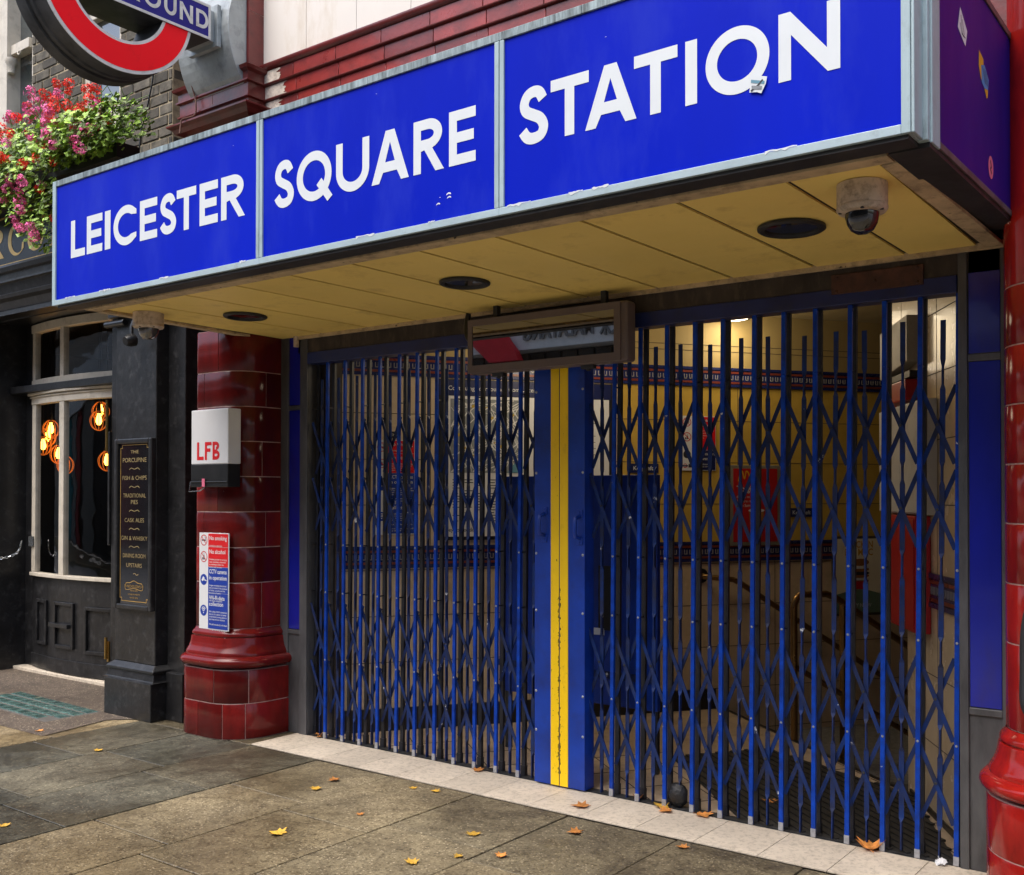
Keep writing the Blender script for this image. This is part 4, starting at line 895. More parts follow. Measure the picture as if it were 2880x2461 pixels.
# ---- things under the canopy
def downlight(x, y, r, lab):
    z = zs_(y); t = thing('downlight', (x, y, z), lab, 'downlight', 'unlit downlights in the soffit')
    mb = MB(); mb.lathe([(r * 1.0, .0), (r * 1.0, -.010), (r * .93, -.016), (r * .80, -.014), (r * .78, -.004)], (x, y, z), 36); mb.build('trim_ring', M['black_metal'], t)
    mb = MB(); mb.lathe([(0, -.0055), (r * .78, -.0055)], (x, y, z), 36); mb.build('lens', M['glass_dark'], t)
downlight(1.637, -.68, .137, 'right round black downlight, next to the large dome camera')
downlight(-.152, -.64, .130, 'middle round black downlight over the display box')
downlight(-1.887, -.665, .128, 'left round black downlight near the small dome camera')
def dome_camera(x, y, r, h, dark, lab):
    z = zs_(y); t = thing('dome_camera', (x, y, z), lab, 'security camera', 'dome cameras under the canopy')
    mb = MB(); mb.lathe([(0, 0), (r, 0), (r, -h * .9), (r * .985, -h * .93), (r * .985, -h * .98), (r * 1.01, -h), (r * 1.01, -h * 1.12), (r * .93, -h * 1.24), (r * .72, -h * 1.30), (r * .66, -h * 1.28)], (x, y, z), 40); mb.build('housing', M['cam_white'], t)
    mb = MB(); mb.lathe([(r * .68, -h * 1.25), (r * .67, -h * 1.42), (r * .60, -h * 1.75), (r * .45, -h * 2.02), (r * .24, -h * 2.16), (0, -h * 2.20)], (x, y, z), 32); mb.build('dome', M['glass_dark'] if dark else mat('grey_dome', (.07, .065, .06), .04, rvar=.02, coat=1., spec=.8), t)
    mb = MB()
    for q in (-60, 20, 80): mb.lathe([(0, -h * 1.29), (.007, -h * 1.28), (.008, -h * 1.2)], (x + r * .86 * math.sin(R(q)), y - r * .86 * math.cos(R(q)), z), 8)
    mb.build('screw', M['lfb_black'], t)
dome_camera(2.057, -1.035, .088, .080, True, 'large smoked dome camera at the right end of the soffit')
dome_camera(-2.352, -1.01, .088, .073, False, 'smaller clear dome camera at the left end of the soffit')
t = thing('display_box', (-.02, -.10, 2.28), 'taupe next train display box with dark screen hanging over the gate posts', 'display')
mb = MB(); mb.box(-.560, .513, -.150, -.06, 2.283, 2.595); mb.build('case', M['display_case'], t, bevel=.018, seg=3)
DF = XZ(-.1545)
mb = MB(); fr_ = [(-.556, 2.288), (.475, 2.288), (.475, 2.590), (-.556, 2.590)]; mb.fill([fr_, [(-.524, 2.330), (.436, 2.330), (.436, 2.553), (-.524, 2.553)]], DF, .0, thick=.006); mb.build('bezel', M['display_case'], t)
mb = MB(); mb.add([(-.53, -.1503, 2.325), (.44, -.1503, 2.325), (.44, -.15435, 2.558), (-.53, -.15435, 2.558), (-.53, -.1500, 2.325), (.44, -.1500, 2.325), (.44, -.1500, 2.558), (-.53, -.1500, 2.558)], [(0, 1, 2, 3), (7, 6, 5, 4), (0, 4, 5, 1), (1, 5, 6, 2), (2, 6, 7, 3), (3, 7, 4, 0)]); mb.build('screen', M['screen'], t)
for x in (-.40, .33): mb = MB(); mb.box(x, x + .03, -.12, -.09, 2.595, 2.664); mb.build('hanger', M['black_metal'], t)
for x in (-.36, .25): mb = MB(); mb.box(x - .04, x + .04, -.13, -.10, 2.262, 2.282); mb.lathe([(.012, -.02), (.012, 0)], (x, -.115, 2.272), 8); mb.build('clasp', M['dark_steel'], t)
mb = MB(); mb.tube(spline([(-.66, -.03, 2.655), (-.665, -.04, 2.60), (-.655, -.05, 2.53), (-.62, -.06, 2.495), (-.58, -.07, 2.50), (-.555, -.09, 2.53)], 5), .017, 10); tag(mb.build('conduit', M['lfb_black']), 'black flexible conduit looping into the left end of the display box', 'conduit')
mb = MB(); mb.tube([(-2.19, -.03, 2.59), (-2.19, -.03, 2.672)], .019, 12); tag(mb.build('pipe_stub', M['cam_white']), 'short cream pipe stub hanging at the left end of the lintel', 'pipe')
# ---- on the left column
t = thing('fire_box', (-2.535, -.40, 1.65), 'white and black fire brigade box lettered LFB on the red column', 'fire box')
mb = MB(); mb.box(-2.734, -2.338, -.455, -.356, 1.80, 2.160); mb.build('cover', M['notice_white'], t, bevel=.006)
mb = MB(); mb.box(-2.740, -2.344, -.452, -.356, 1.650, 1.799); mb.box(-2.738, -2.346, -.459, -.4525, 1.680, 1.688); mb.build('base', M['lfb_black'], t, bevel=.004)
LF = XZ(-.4552); mb = MB(); st = .0225
for c, a_, b_ in (('L', -2.668, -2.596), ('F', -2.583, -2.511), ('B', -2.500, -2.425)):
    h = .118; y0 = 1.828; w = b_ - a_
    if c == 'L': letter(mb, 'L', LF, a_, b_, y0, h, st, .001)
    if c == 'F': mb.fill([[(a_, y0), (a_ + st, y0), (a_ + st, y0 + h * .45), (b_ - .012, y0 + h * .45), (b_ - .012, y0 + h * .45 + st), (a_ + st, y0 + h * .45 + st), (a_ + st, y0 + h - st), (b_, y0 + h - st), (b_, y0 + h), (a_, y0 + h)]], LF, .001)
    if c == 'B':
        q = h / 4; o_ = [(a_, y0), (a_ + w * .5, y0)] + arc(a_ + w * .5, y0 + q * 1.05, w * .5, q * 1.05, -90, 80, 12)[1:] + arc(a_ + w * .46, y0 + 3.05 * q, w * .46, q * .95, -80, 90, 12) + [(a_, y0 + h)]
        mb.fill([o_, [(a_ + st, y0 + st), (a_ + w * .5, y0 + st)] + arc(a_ + w * .5, y0 + q * 1.05, w * .5 - st, q * 1.05 - st, -85, 85, 10) + [(a_ + st, y0 + 2.1 * q - st)], [(a_ + st, y0 + 2.1 * q + st * .2), (a_ + w * .46, y0 + 2.1 * q + st * .2)] + arc(a_ + w * .46, y0 + 3.05 * q, w * .46 - st, q * .95 - st, -80, 85, 10) + [(a_ + st, y0 + h - st)]], LF, .001)
mb.build('lettering', M['notice_red'], t)
mb = MB(); mb.box(-2.605, -2.575, -.4625, -.4595, 1.652, 1.705); mb.build('pink_tag', M['pink_tape'], t)
mb = MB(); mb.tube([(-2.74, -.40, 1.69), (-2.775, -.43, 1.685), (-2.775, -.44, 1.62), (-2.66, -.44, 1.625), (-2.64, -.42, 1.648)], .0045, 6); mb.build('wire_handle', M['chrome'], t)
t = thing('notice_board', (-2.68, -.366, .70), 'tall white, red and blue no smoking notice on the red column', 'notice')
by_law_notice(t, XZ(-.3565), -2.772, .700, .322, .645, .001, NOT)

# ================================================================== STATION FACADE above the canopy
t = thing('station_building', (0, -.2, 2.7), 'oxblood and white clad station front above the blue canopy', 'building')
mb = MB(); mb.box(-2.86, 8, -.255, .6, 2.75, 7.5); mb.box(2.93, 8, -.30, .6, 0, 2.75); mb.box(-3.05, -2.36, .05, .6, 0, 2.75); mb.box(2.312, 2.94, .05, .5, 0, 2.75); mb.build('wall_core', M['terracotta_dark'], t)
mb = MB(); x = -2.2335
while x < 8:
    for z0, z1 in ((4.385, 5.30), (5.303, 6.6)): mb.box(x + .0015, min(x + .4535, 8), -.300, -.2555, z0, z1, 0, random.random())
    x += .455
mb.build('white_cladding', M['upper_white'], t, bevel=.0015, seg=1)
mb = MB(); prof = [(4.384, -.300), (4.384, -.335), (4.372, -.338), (4.350, -.330), (4.342, -.318)]
mb.sweep([[(x_, y_, z_) for x_ in (-2.2, 8)] for z_, y_ in prof], 0, .2)
def course(z0, z1, y, off, ml=1):
    x = -2.178 + off
    while x < 8: mb.box(x + .002, min(x + .391, 8), y, -.2555, z0 + .0, z1, ml, random.random()); x += .393
course(4.262, 4.341, -.314, -.10); course(4.166, 4.246, -.302, -.085); course(4.02, 4.150, -.292, -.08)
for z_ in (4.2465, 4.1505):
    y_ = -.318 if z_ > 4.2 else -.306
    mb.sweep([[(x_, y, z) for x_ in (-2.2, 8)] for z, y in ((z_ + .0155, y_ + .02), (z_ + .013, y_ - .004), (z_ + .004, y_ - .002), (z_ + .0, y_ + .02))], 0, .2)
mb.box(-2.2, 8, -.2725, -.2555, 3.3, 4.018, 2)
mb.build('architrave', [M['terracotta_dark'], M['terracotta'], M['terracotta_dark']], t, bevel=.002, seg=1)
rg = random.Random(5)
for z0, z1, x1, y in ((4.264, 4.338, -2.02, -.3145), (4.168, 4.244, -1.965, -.3025), (4.085, 4.148, -2.02, -.2925)):
    mb = MB(); n = 9; edge = [(x1 + rg.uniform(-.035, .02), z0 + (z1 - z0) * i / n) for i in range(n + 1)]
    mb.fill([[(-2.215, z0)] + edge + [(-2.215, z1)]], XZ(y), .0015); mb.build('plaster_patch', M['plaster'], t)
# corner pilaster
xl, xr, yf = -2.885, -2.195, -.415
Pp = lambda o: [(xl - o, .1), (xl - o, yf - o), (xr + o, yf - o), (xr + o, -.25)]
mb = MB()
def prow(o, z): return [(x, y, z) for x, y in Pp(o)]
mb.sweep([prow(0, 4.33), prow(0, 4.715)], 1, .4, False); mb.sweep([prow(0, 4.718), prow(0, 7.2)], 1, .6, False)
for z_, o_ in ((4.7165, .0015),): mb.sweep([prow(o_ - .004, z_ - .002), prow(o_ - .002, z_), prow(o_ - .004, z_ + .002)], 2, .5, False)
mb.sweep([prow(o, z) for z, o in ((4.365, .0), (4.362, .03), (4.345, .062), (4.325, .055), (4.318, .04), (4.312, .03))], 0, .4, False)
mb.sweep([prow(.03, 4.312), prow(.03, 4.262)], 1, .3, False); mb.sweep([prow(o, z) for z, o in ((4.262, .03), (4.26, .042), (4.25, .042), (4.245, .022))], 0, .3, False)
mb.sweep([prow(.022, 4.245), prow(.022, 4.165)], 1, .5, False); mb.sweep([prow(o, z) for z, o in ((4.165, .022), (4.163, .034), (4.153, .034), (4.148, .014))], 0, .3, False)
mb.sweep([prow(.014, 4.148), prow(.014, 4.115)], 1, .5, False); mb.sweep([prow(o, z) for z, o in ((4.115, .014), (4.112, .05), (4.095, .085), (4.085, .085), (4.07, .06), (4.045, .04), (4.03, .0), (3.2, 0))], 0, .3, False)
mb.build('corner_pilaster', [M['terracotta_dark'], M['terracotta_dark'], M['mortar']], t)
for x in (-2.55,):
    mb = MB()
    for z0, z1, y in ((4.262, 4.312, yf - .031), (4.165, 4.245, yf - .023)): mb.box(x, x + .003, y - .0012, y + .0, z0, z1)
    mb.build('tile_joint', M['mortar'], t)
mb = MB(); mb.tube(spline([(-2.72, yf - .03, 4.36), (-2.70, yf - .072, 4.33), (-2.70, yf - .05, 4.26), (-2.685, yf - .05, 4.19), (-2.70, yf - .05, 4.13), (-2.76, yf - .10, 4.10), (-2.765, yf - .11, 4.06), (-2.76, yf - .12, 4.0)], 5), .005, 6)
tag(mb.build('cable', mat('brown_cable', (.16, .07, .05), .6)), 'thin brown cable trailing down the red pilaster mouldings', 'cable')
# ================================================================== ROUNDEL
t = thing('roundel_sign', (-2.44, -1.25, 4.07), 'red ring underground roundel projecting over the pavement on a grey bracket', 'roundel sign')
RX, RB = -2.30, -2.58; CY, CZ, RO, RI = -1.241, 4.554, .481, .295
FX = Frame((RX, 0, 0), (0, 1, 0), (0, 0, 1))
mb = MB(); mb.lathe([(RI, RB - RX), (RO, RB - RX), (RO + .008, RB - RX + .01), (RO + .008, RB - RX + .10), (RO - .006, RB - RX + .105), (RO - .006, RB - RX + .125), (RO + .004, RB - RX + .13), (RO + .004, RB - RX + .155), (RO - .004, RB - RX + .165), (RO, -.016), (RO, -.004), (RI, -.004), (RI, RB - RX)], (RX, CY, CZ), 96, axis=(1, 0, 0)); mb.build('rim', M['roundel_rim'], t)
mb = MB(); mb.fill([ring(CY, CZ, RO, 120), ring(CY, CZ, RI, 100)], FX, .0, thick=.006); mb.build('white_trim', M['roundel_trim'], t)
mb = MB(); mb.fill([ring(CY, CZ, RO - .020, 120), ring(CY, CZ, RI + .018, 100)], FX, .0042, thick=.0); mb.fill([ring(CY, CZ, RO - .020, 120), ring(CY, CZ, RI + .018, 100)], Frame((RB, 0, 0), (0, -1, 0), (0, 0, 1)), .002, 0) if False else None
mb.build('red_ring', M['roundel_red'], t)
Y0, Y1, Z0, Z1 = 2 * CY + .633, -.633, 4.466, 4.685
mb = MB(); mb.box(RB - .004, RX + .008, Y0, Y1, Z0, Z1); mb.build('bar_box', M['roundel_rim'], t, bevel=.003)
mb = MB(); mb.fill([[(Y0, Z0), (Y1, Z0), (Y1, Z1), (Y0, Z1)], [(Y0 + .016, Z0 + .016), (Y1 - .016, Z0 + .016), (Y1 - .016, Z1 - .016), (Y0 + .016, Z1 - .016)]], FX, .011, thick=.004); mb.build('white_trim', M['roundel_trim'], t)
mb = MB(); mb.fill([[(Y0 + .016, Z0 + .016), (Y1 - .016, Z0 + .016), (Y1 - .016, Z1 - .016), (Y0 + .016, Z1 - .016)]], FX, .0105); mb.build('blue_panel', M['roundel_blue'], t)
mb = MB(); wd = 'UNDERGROUND'; wid = {'U': .084, 'N': .092, 'D': .088, 'E': .066, 'R': .078, 'G': .10, 'O': .112}; tot = sum(wid[c] for c in wd) + .022 * 10; y = (Y0 + Y1) / 2 - tot / 2
for c in wd: letter(mb, c, FX, y, y + wid[c], 4.519, .112, .021, .0125); y += wid[c] + .022
mb.build('lettering', M['roundel_trim'], t)
mb = MB(); mb.box(RB + .02, RX - .02, Y1 + .0005, -.50, Z0 + .01, Z1 - .01); mb.build('arm', M['bracket'], t, bevel=.004)
mb = MB(); n = 14; prof = [(-.418, 4.215), (-.418, 4.98)]
ar = [(-.418 - .015 - .19 * math.sin(math.pi * i / n) ** .8 * 1.0, 4.235 + .70 * i / n) for i in range(n + 1)]
pts = [(-.417, 4.235)] + [(-.432 - .125 * math.sin(math.pi * i / n) ** .75, 4.235 + .70 * i / n) for i in range(n + 1)] + [(-.417, 4.935)]
mb.prism(pts, FX, .085, -.46); mb.build('bracket', M['bracket'], t, bevel=.003)
mb = MB(); mb.box(RB - .01, RX + .012, -.5855, -.555, Z0 - .02, Z1 + .03); mb.build('cover_plate', M['bracket'], t, bevel=.003)

# ================================================================== PUB
pub = thing('pub_building', (-5.2, .1, 0), 'black and gilt pub front with sooty brick above, left of the station', 'pub')
def bricks(mb, fr, x0, x1, z0, z1, holes=(), bl=.232, bh=.086, g=.0065, dark=0):
    z, r = z0, 0
    while z < z1:
        x = x0 - (bl / 2 if r % 2 else 0)
        while x < x1:
            segs = [(max(x, x0) + g, min(x + bl, x1) - g)]
            for a_, b_, c_, d_ in holes:
                if c_ - bh * .6 < z < d_ - bh * .4:
                    segs = [s for u, v in segs for s in ((u, min(v, a_ - g)), (max(u, b_ + g), v))]
            for u, v in segs:
                if v - u > .02: fr_d = random.uniform(-.005, .004); mb.box(u, v, z + g, min(z + bh, z1) - g, -.03, fr_d, 0, random.random() * (1 - dark), fr)
            x += bl
        z += bh; r += 1
WH = [(-7.3, -5.76, 4.3, 7.0), (-4.95, -4.38, 4.2, 5.6)]
mb = MB(); BR = XZ(0.0)
bricks(mb, BR, -7.9, -3.67, 3.90, 6.6, WH)
for a_, b_, c_, d_ in ((-9.0, -7.3, 3.9, 8), (-5.76, -4.95, 3.9, 8), (-4.38, -3.672, 3.9, 8), (-7.3, -5.76, 7, 8), (-4.95, -4.38, 5.6, 8), (-4.95, -4.38, 3.9, 4.2), (-7.3, -5.76, 3.9, 4.3)): mb.box(a_, b_, .008, .25, c_, d_, 1)
RT2 = Frame((-3.672, 0, 0), (0, 1, 0), (0, 0, 1)); bricks(mb, RT2, .01, .34, 3.9, 6.6, dark=.5)
bricks(mb, XZ(.32), -3.66, -2.90, 3.7, 6.6, dark=.5); mb.box(-3.67, -2.86, .33, .5, 3.0, 8, 1)
mb.build('brick_wall', [M['brick'], M['brick_mortar']], pub, bevel=.004, seg=1)
mb = MB(); mb.box(-9, -2.9, .5, 4, 3.3, 3.4); mb.box(-9, -2.9, 3.9, 4.0, 0, 3.3); mb.box(-9.1, -9, -.2, 4, 0, 8); mb.box(-2.98, -2.9, .3, 4, 0, 3.3); mb.box(-9, -2.9, .62, 4, -.1, .004); mb.box(-9, -2.9, .02, .5, 3.16, 3.4); mb.box(-9, -2.9, .9, 1.0, 4.2, 7.2)
mb.build('interior_shell', M['pub_black2'], pub)
for a_, b_, c_, d_, mul in ((-7.3, -5.76, 4.3, 7.0, -6.24), (-4.95, -4.38, 4.2, 5.6, None)):
    mb = MB(); w = .075
    mb.box(a_, a_ + w, .03, .14, c_, d_); mb.box(b_ - w * .75, b_, .03, .14, c_, d_); mb.box(a_ + w, b_ - w * .75, .03, .14, d_ - w, d_); mb.box(a_ + w, b_ - w * .75, .02, .16, c_, c_ + w)
    if mul: mb.box(mul - .11, mul + .11, -.035, .14, c_ + w, d_ - w); mb.box(mul - .13, mul - .05, -.05, -.036, 5.3, d_ - w); mb.box(mul + .1101, b_ - w * .76, .0, .10, 5.545, 5.63); mb.lathe([(0, 0), (.03, .01), (.035, .08), (.05, .10), (.05, .14)], (mul + .14, -.01, 5.36), 12); mb.tube(arc(0, 0, .03, .03, 180, 360, 8) and [(mul + .27 + .03 * math.cos(R(q)), -.006, 5.545 + .035 * math.sin(R(q))) for q in range(180, 361, 30)], .007, 6)
    f_ = mb.build('window', M['pub_cream'], pub, bevel=.004)
    mb = MB(); mb.box(a_ + .04, b_ - .04, .085, .09, c_ + .04, d_ - .04); mb.build('pane', mat('grey_window_glass', (.05, .06, .06), .03, var=.5, scale=1.2, rvar=.02, spec=.9, coat=1.), f_)
    if not mul: mb = MB(); mb.box(-4.93, -4.50, .075, .084, 4.25, 4.80); mb.build('blind', M['pub_cream'], f_)
mb = MB(); mb.tube(spline([(-3.86, -.014, 5.6), (-3.87, -.014, 5.1), (-3.889, -.015, 4.847), (-3.93, -.016, 4.70), (-3.98, -.015, 4.578), (-4.05, -.014, 4.43), (-4.09, -.014, 4.2)], 4), .006, 6); tag(mb.build('cable', M['lfb_black']), 'black cable slanting down the sooty brick wall beside the roundel', 'cable')
# fascia, gilt name and cornice
mb = MB(); mb.box(-9, -3.02, -.42, .0, 3.462, 3.90); mb.box(-9, -3.02, -.50, .0, 3.90, 3.95); FA = mb.build('fascia', M['fascia_black'], pub)
for z_ in (3.852, 3.468): mb = MB(); mb.box(-9, -3.04, -.426, -.4205, z_, z_ + .013); mb.build('gilt_line', M['gold'], FA)
NF = XZ(-.4215); mb = MB(); zb, hh = 3.535, .255
def serif(x0, x1, z): mb.fill([[(x0, z), (x1, z), (x1, z + .016), (x0, z + .016)]], NF, .0012)
for c, a_, b_ in (('P', -6.30, -6.06), ('O', -6.0, -5.70), ('R', -5.64, -5.35), ('C', -5.285, -5.035), ('U', -5.0, -4.70), ('P', -4.63, -4.40), ('I', -4.33, -4.27), ('N', -4.18, -3.90), ('E', -3.83, -3.62)):
    w = b_ - a_; st = .058
    if c == 'C': mb.fill([arc(a_ + w * .56, zb + hh / 2, w * .56, hh * .52, 50, 318, 36) + arc(a_ + w * .66, zb + hh / 2, w * .44, hh * .45, 312, 56, 36)], NF, .0006); mb.fill([[(b_ - .03, zb + hh * .66), (b_ + .004, zb + hh * .62), (b_ + .004, zb + hh * 1.0), (b_ - .008, zb + hh)]], NF, .0010); mb.fill([[(b_ - .02, zb + hh * .36), (b_ + .006, zb + hh * .34), (b_ + .004, zb + hh * .16), (b_ - .03, zb + hh * .12)]], NF, .0012)
    elif c == 'U': mb.fill([[(a_ + .03, zb + hh), (a_ + .03, zb + hh * .36)] + arc(a_ + w / 2, zb + hh * .36, w / 2 - .03, hh * .38, 180, 360, 20)[1:-1] + [(b_ - .03, zb + hh * .36), (b_ - .03, zb + hh), (b_ - .055, zb + hh), (b_ - .055, zb + hh * .36)] + arc(a_ + w / 2 + .015, zb + hh * .36, w / 2 - .075, hh * .30, 360, 180, 20)[1:-1] + [(a_ + .09, zb + hh * .36), (a_ + .09, zb + hh)]], NF, .0006); serif(a_, a_ + .12, zb + hh - .016); serif(b_ - .085, b_, zb + hh - .016)
    elif c == 'P':
        letter(mb, 'I', NF, a_ + .03, a_ + .03 + st, zb, hh, st, .0006); mb.fill([[(a_ + .0885, zb + hh)] + arc(a_ + .12, zb + hh * .72, w - .12, hh * .28, 90, -90, 16) + [(a_ + .0885, zb + hh * .44)], [(a_ + .09, zb + hh - .02)] + arc(a_ + .115, zb + hh * .72, w - .165, hh * .20, 90, -90, 14) + [(a_ + .09, zb + hh * .44 + .02)]], NF, .0006); serif(a_, a_ + .12, zb)
    else:
        letter(mb, c, NF, a_, b_, zb, hh, st if c != 'N' else .045, .0006)
        if c in 'RIEN': serif(a_ - .02, a_ + st + .02, zb)
mb.build('lettering', M['gold'], FA)
mb = MB(); prof = [(3.462, -.42), (3.462, -.455), (3.44, -.465), (3.405, -.455), (3.395, -.43), (3.345, -.425), (3.34, -.445), (3.325, -.445), (3.32, -.41), (3.25, -.39), (3.24, -.40), (3.215, -.39), (3.20, -.34), (3.14, -.31), (3.13, -.33), (3.095, -.33), (3.165, -.29), (3.172, .5)]
mb.sweep([[(x_, y_, z_) for x_ in (-9, -3.02)] for z_, y_ in prof], 0, .5, False); mb.build('cornice', M['pub_black'], pub)
# pilaster with stepped base
mb = MB(); mb.box(-3.843, -3.335, -.330, .3, .385, 3.094); PL = mb.build('pilaster', M['pub_black'], pub, bevel=.006)
mb = MB(); mb.box(-3.875, -3.285, -.395, .32, 0, .27); mb.sweep([[(x, y, z) for x, y in ((-3.843 - o, .3), (-3.843 - o, -.33 - o), (-3.335 + o, -.33 - o), (-3.335 + o, .3))] for z, o in ((.27, .064), (.275, .045), (.33, .030), (.335, .045), (.352, .045), (.386, .002))], 0, .5, False); mb.build('pilaster_base', M['pub_black'], PL, bevel=.006)
mb = MB(); mb.tube([(-3.95, -.35, 2.86), (-3.70, -.35, 2.86)], .025, 12); mb.box(-3.88, -3.30, -.38, -.331, 2.90, 3.07); mb.build('capital', M['pub_black2'], PL, bevel=.005)
mb = MB(); mb.box(-3.334, -3.13, -.235, .3, .0, 3.08); mb.box(-3.31, -3.10, -.27, .3, 0, .34); mb.box(-3.129, -2.93, -.02, .3, 0, 3.08); mb.build('return_pier', M['pub_black'], pub, bevel=.006)
mb = MB(); mb.box(-9, -6.375, -.02, .33, 0, 3.171); mb.box(-8.8, -6.5, -.045, -.0205, .25, 1.12); mb.box(-8.8, -6.5, -.045, -.0205, 1.2, 2.95); mb.box(-6.374, -6.225, .28, .34, 0, 3.171); mb.build('side_panelling', M['pub_black'], pub, bevel=.006)
# bowed door front
def B(x): u = (x + 5.50) / .78; return .28 - .085 * (1 - u * u)
def bow(mb, x0, x1, z0, z1, d0, d1, m=0, n=8):
    xs_ = [x0 + (x1 - x0) * i / n for i in range(n + 1)]; vs = []
    for x in xs_: vs += [(x, B(x) + d0, z0), (x, B(x) + d1, z0), (x, B(x) + d1, z1), (x, B(x) + d0, z1)]
    fs = [(4 * i + j, 4 * i + (j + 1) % 4, 4 * i + 4 + (j + 1) % 4, 4 * i + 4 + j) for i in range(n) for j in range(4)] + [(0, 1, 2, 3), (4 * n + 3, 4 * n + 2, 4 * n + 1, 4 * n)]
    mb.add(vs, fs, m)
XL, XR = -6.215, -4.70
mb = MB(); bow(mb, XL, XR, .035, .862, .0, .05); DR = mb.build('door', M['pub_black'], pub, bevel=.004)
mb = MB()
for a_, b_, z0, z1 in ((-6.06, -5.83, .26, .66), (-5.68, -5.36, .26, .66), (-5.20, -4.84, .24, .64)):
    for p in ((a_, a_ + .028, z0, z1), (b_ - .028, b_, z0, z1), (a_ + .0285, b_ - .0285, z1 - .028, z1), (a_ + .0285, b_ - .0285, z0, z0 + .028)): bow(mb, p[0], p[1], p[2], p[3], -.022, -.0005, 0, 4)
bow(mb, -5.72, -5.40, .44, .475, -.05, -.0005, 0, 4); bow(mb, XL, XR, .04, .16, -.012, -.0005)
mb.build('panel_moulding', M['pub_black'], DR, bevel=.003)
mb = MB(); bow(mb, XL, XR, .864, .895, -.03, .05); bow(mb, XL, XL + .095, .8955, 2.42, -.012, .04, 0, 2); bow(mb, -5.615, -5.535, .8955, 2.42, -.012, .04, 0, 2); bow(mb, -4.80, XR, .8955, 2.42, -.012, .04, 0, 2); bow(mb, XL, XR, 2.4205, 2.50, -.02, .05)
bow(mb, XL - .01, XR, 2.5005, 2.522, -.055, .05); bow(mb, XL - .01, XR, 2.478, 2.492, -.034, -.0205)
mb.build('window_frame', M['pub_cream'], DR, bevel=.004)
mb = MB(); mb.sweep([[(XL + .09 + (XR - XL - .11) * i / 10, B(XL + .09 + (XR - XL - .11) * i / 10) + .012, z) for i in range(11)] for z in (.895, 2.425)]); mb.build('pane', M['clear_glass'], DR)
mb = MB(); mb.box(-6.42, -4.60, .135, .5, 2.523, 2.585); mb.build('transom', M['pub_black'], pub, bevel=.004)
mb = MB(); bow(mb, XL, XR, 2.5855, 2.645, -.02, .05); bow(mb, XL, XL + .075, 2.6455, 3.075, -.012, .04, 0, 2); bow(mb, -5.61, -5.545, 2.6455, 3.075, -.012, .04, 0, 2); bow(mb, -4.80, XR, 2.6455, 3.075, -.012, .04, 0, 2); bow(mb, XL, XR, 3.0755, 3.15, -.025, .05)
FLT = mb.build('fanlight', M['pub_cream'], pub, bevel=.004)
mb = MB(); mb.sweep([[(XL + .07 + (XR - XL - .09) * i / 10, B(XL + .07 + (XR - XL - .09) * i / 10) + .012, z) for i in range(11)] for z in (2.645, 3.08)]); mb.build('pane', M['clear_glass'], FLT)
mb = MB(); mb.box(-4.40, -3.95, -.04, -.005, .03, 3.05); mb.box(-4.42, -4.395, -.06, -.03, 1.2, 2.1, 0); mb.build('open_shutter', M['pub_black'], pub, bevel=.005)
mb = MB(); mb.tube([(-4.43, -.06, 1.95), (-4.43, -.06, 2.35)], .012, 8); mb.build('pull_bar', M['brass'], pub)
mb = MB(); mb.box(-4.425, -4.40, -.055, -.041, .28, .44); mb.tube([(-4.43, -.06, .30), (-4.43, -.06, .47)], .012, 8); mb.build('floor_bolt', M['brass'], pub)
mb = MB(); mb.box(-6.37, -3.9, .17, .62, -.05, .032); mb.build('door_step', M['threshold'], pub, bevel=.006)
# chain on the door
t = thing('door_chain', (-6.15, .1, 1.05), 'bright steel security chain between the black panelling and pub door', 'chain')
mb = MB(); mb.box(-6.50, -6.42, -.030, -.021, 1.05, 1.13); mb.box(-6.21, -6.13, B(-6.15) - .03, B(-6.15) - .02, 1.13, 1.22); mb.build('plate', M['chrome'], t)
mb = MB(); P = [Vector(p) for p in spline([(-6.44, -.035, 1.08), (-6.36, -.03, 1.035), (-6.27, .05, 1.03), (-6.19, .12, 1.08), (-6.17, .14, 1.17)], 5)]
for i in range(len(P) - 1):
    c = (P[i] + P[i + 1]) / 2; d = (P[i + 1] - P[i]).normalized(); u = Vector((0, 0, 1)) if i % 2 else Vector((0, 1, 0)); w = d.cross(u).normalized()
    mb.tube([c + d * (.018 * math.cos(R(q))) + w * (.011 * math.sin(R(q))) for q in range(0, 360, 45)], .0042, 5, closed=True)
mb.build('links', M['chrome'], t)
# pendant lamps inside the pub
rk = MB()
def pendant(p, s, lab):
    t = thing('pendant_lamp', p, lab, 'pendant lamp', 'caged amber lamps inside the pub')
    x, y, z = p
    mb = MB(); mb.lathe([(0, -.075 * s), (.018 * s, -.07 * s), (.034 * s, -.035 * s), (.030 * s, .01 * s), (.016 * s, .05 * s), (.014 * s, .07 * s)], p, 14); mb.build('bulb', mat('amber_bulb', (.9, .5, .1), .4, emit=((1, .50, .06), 6.)), t)
    mb = MB(); Rr = [(.020, .095), (.045, .085), (.085, .035), (.098, -.02), (.082, -.085), (.045, -.125), (.012, -.140)]
    for k in range(12): mb.tube([(x + r * s * math.cos(R(30 * k)), y + r * s * math.sin(R(30 * k)), z + h * s) for r, h in spline(Rr, 2)], .0042 * s, 4)
    mb.build('cage', mat('glowing_copper_cage', (.62, .20, .05), .35, metal=.7, emit=((1, .22, .02), .22)), t)  # cage wires glow by themselves, imitating light caught from the bulb
    mb = MB(); mb.lathe([(.0, .19 * s), (.012 * s, .19 * s), (.024 * s, .15 * s), (.026 * s, .10 * s), (.018 * s, .065 * s)], p, 12); mb.tube([(x, y, z + .18 * s), (x, y, 3.28)], .004, 5); mb.build('cap_and_cord', M['lfb_black'], t)
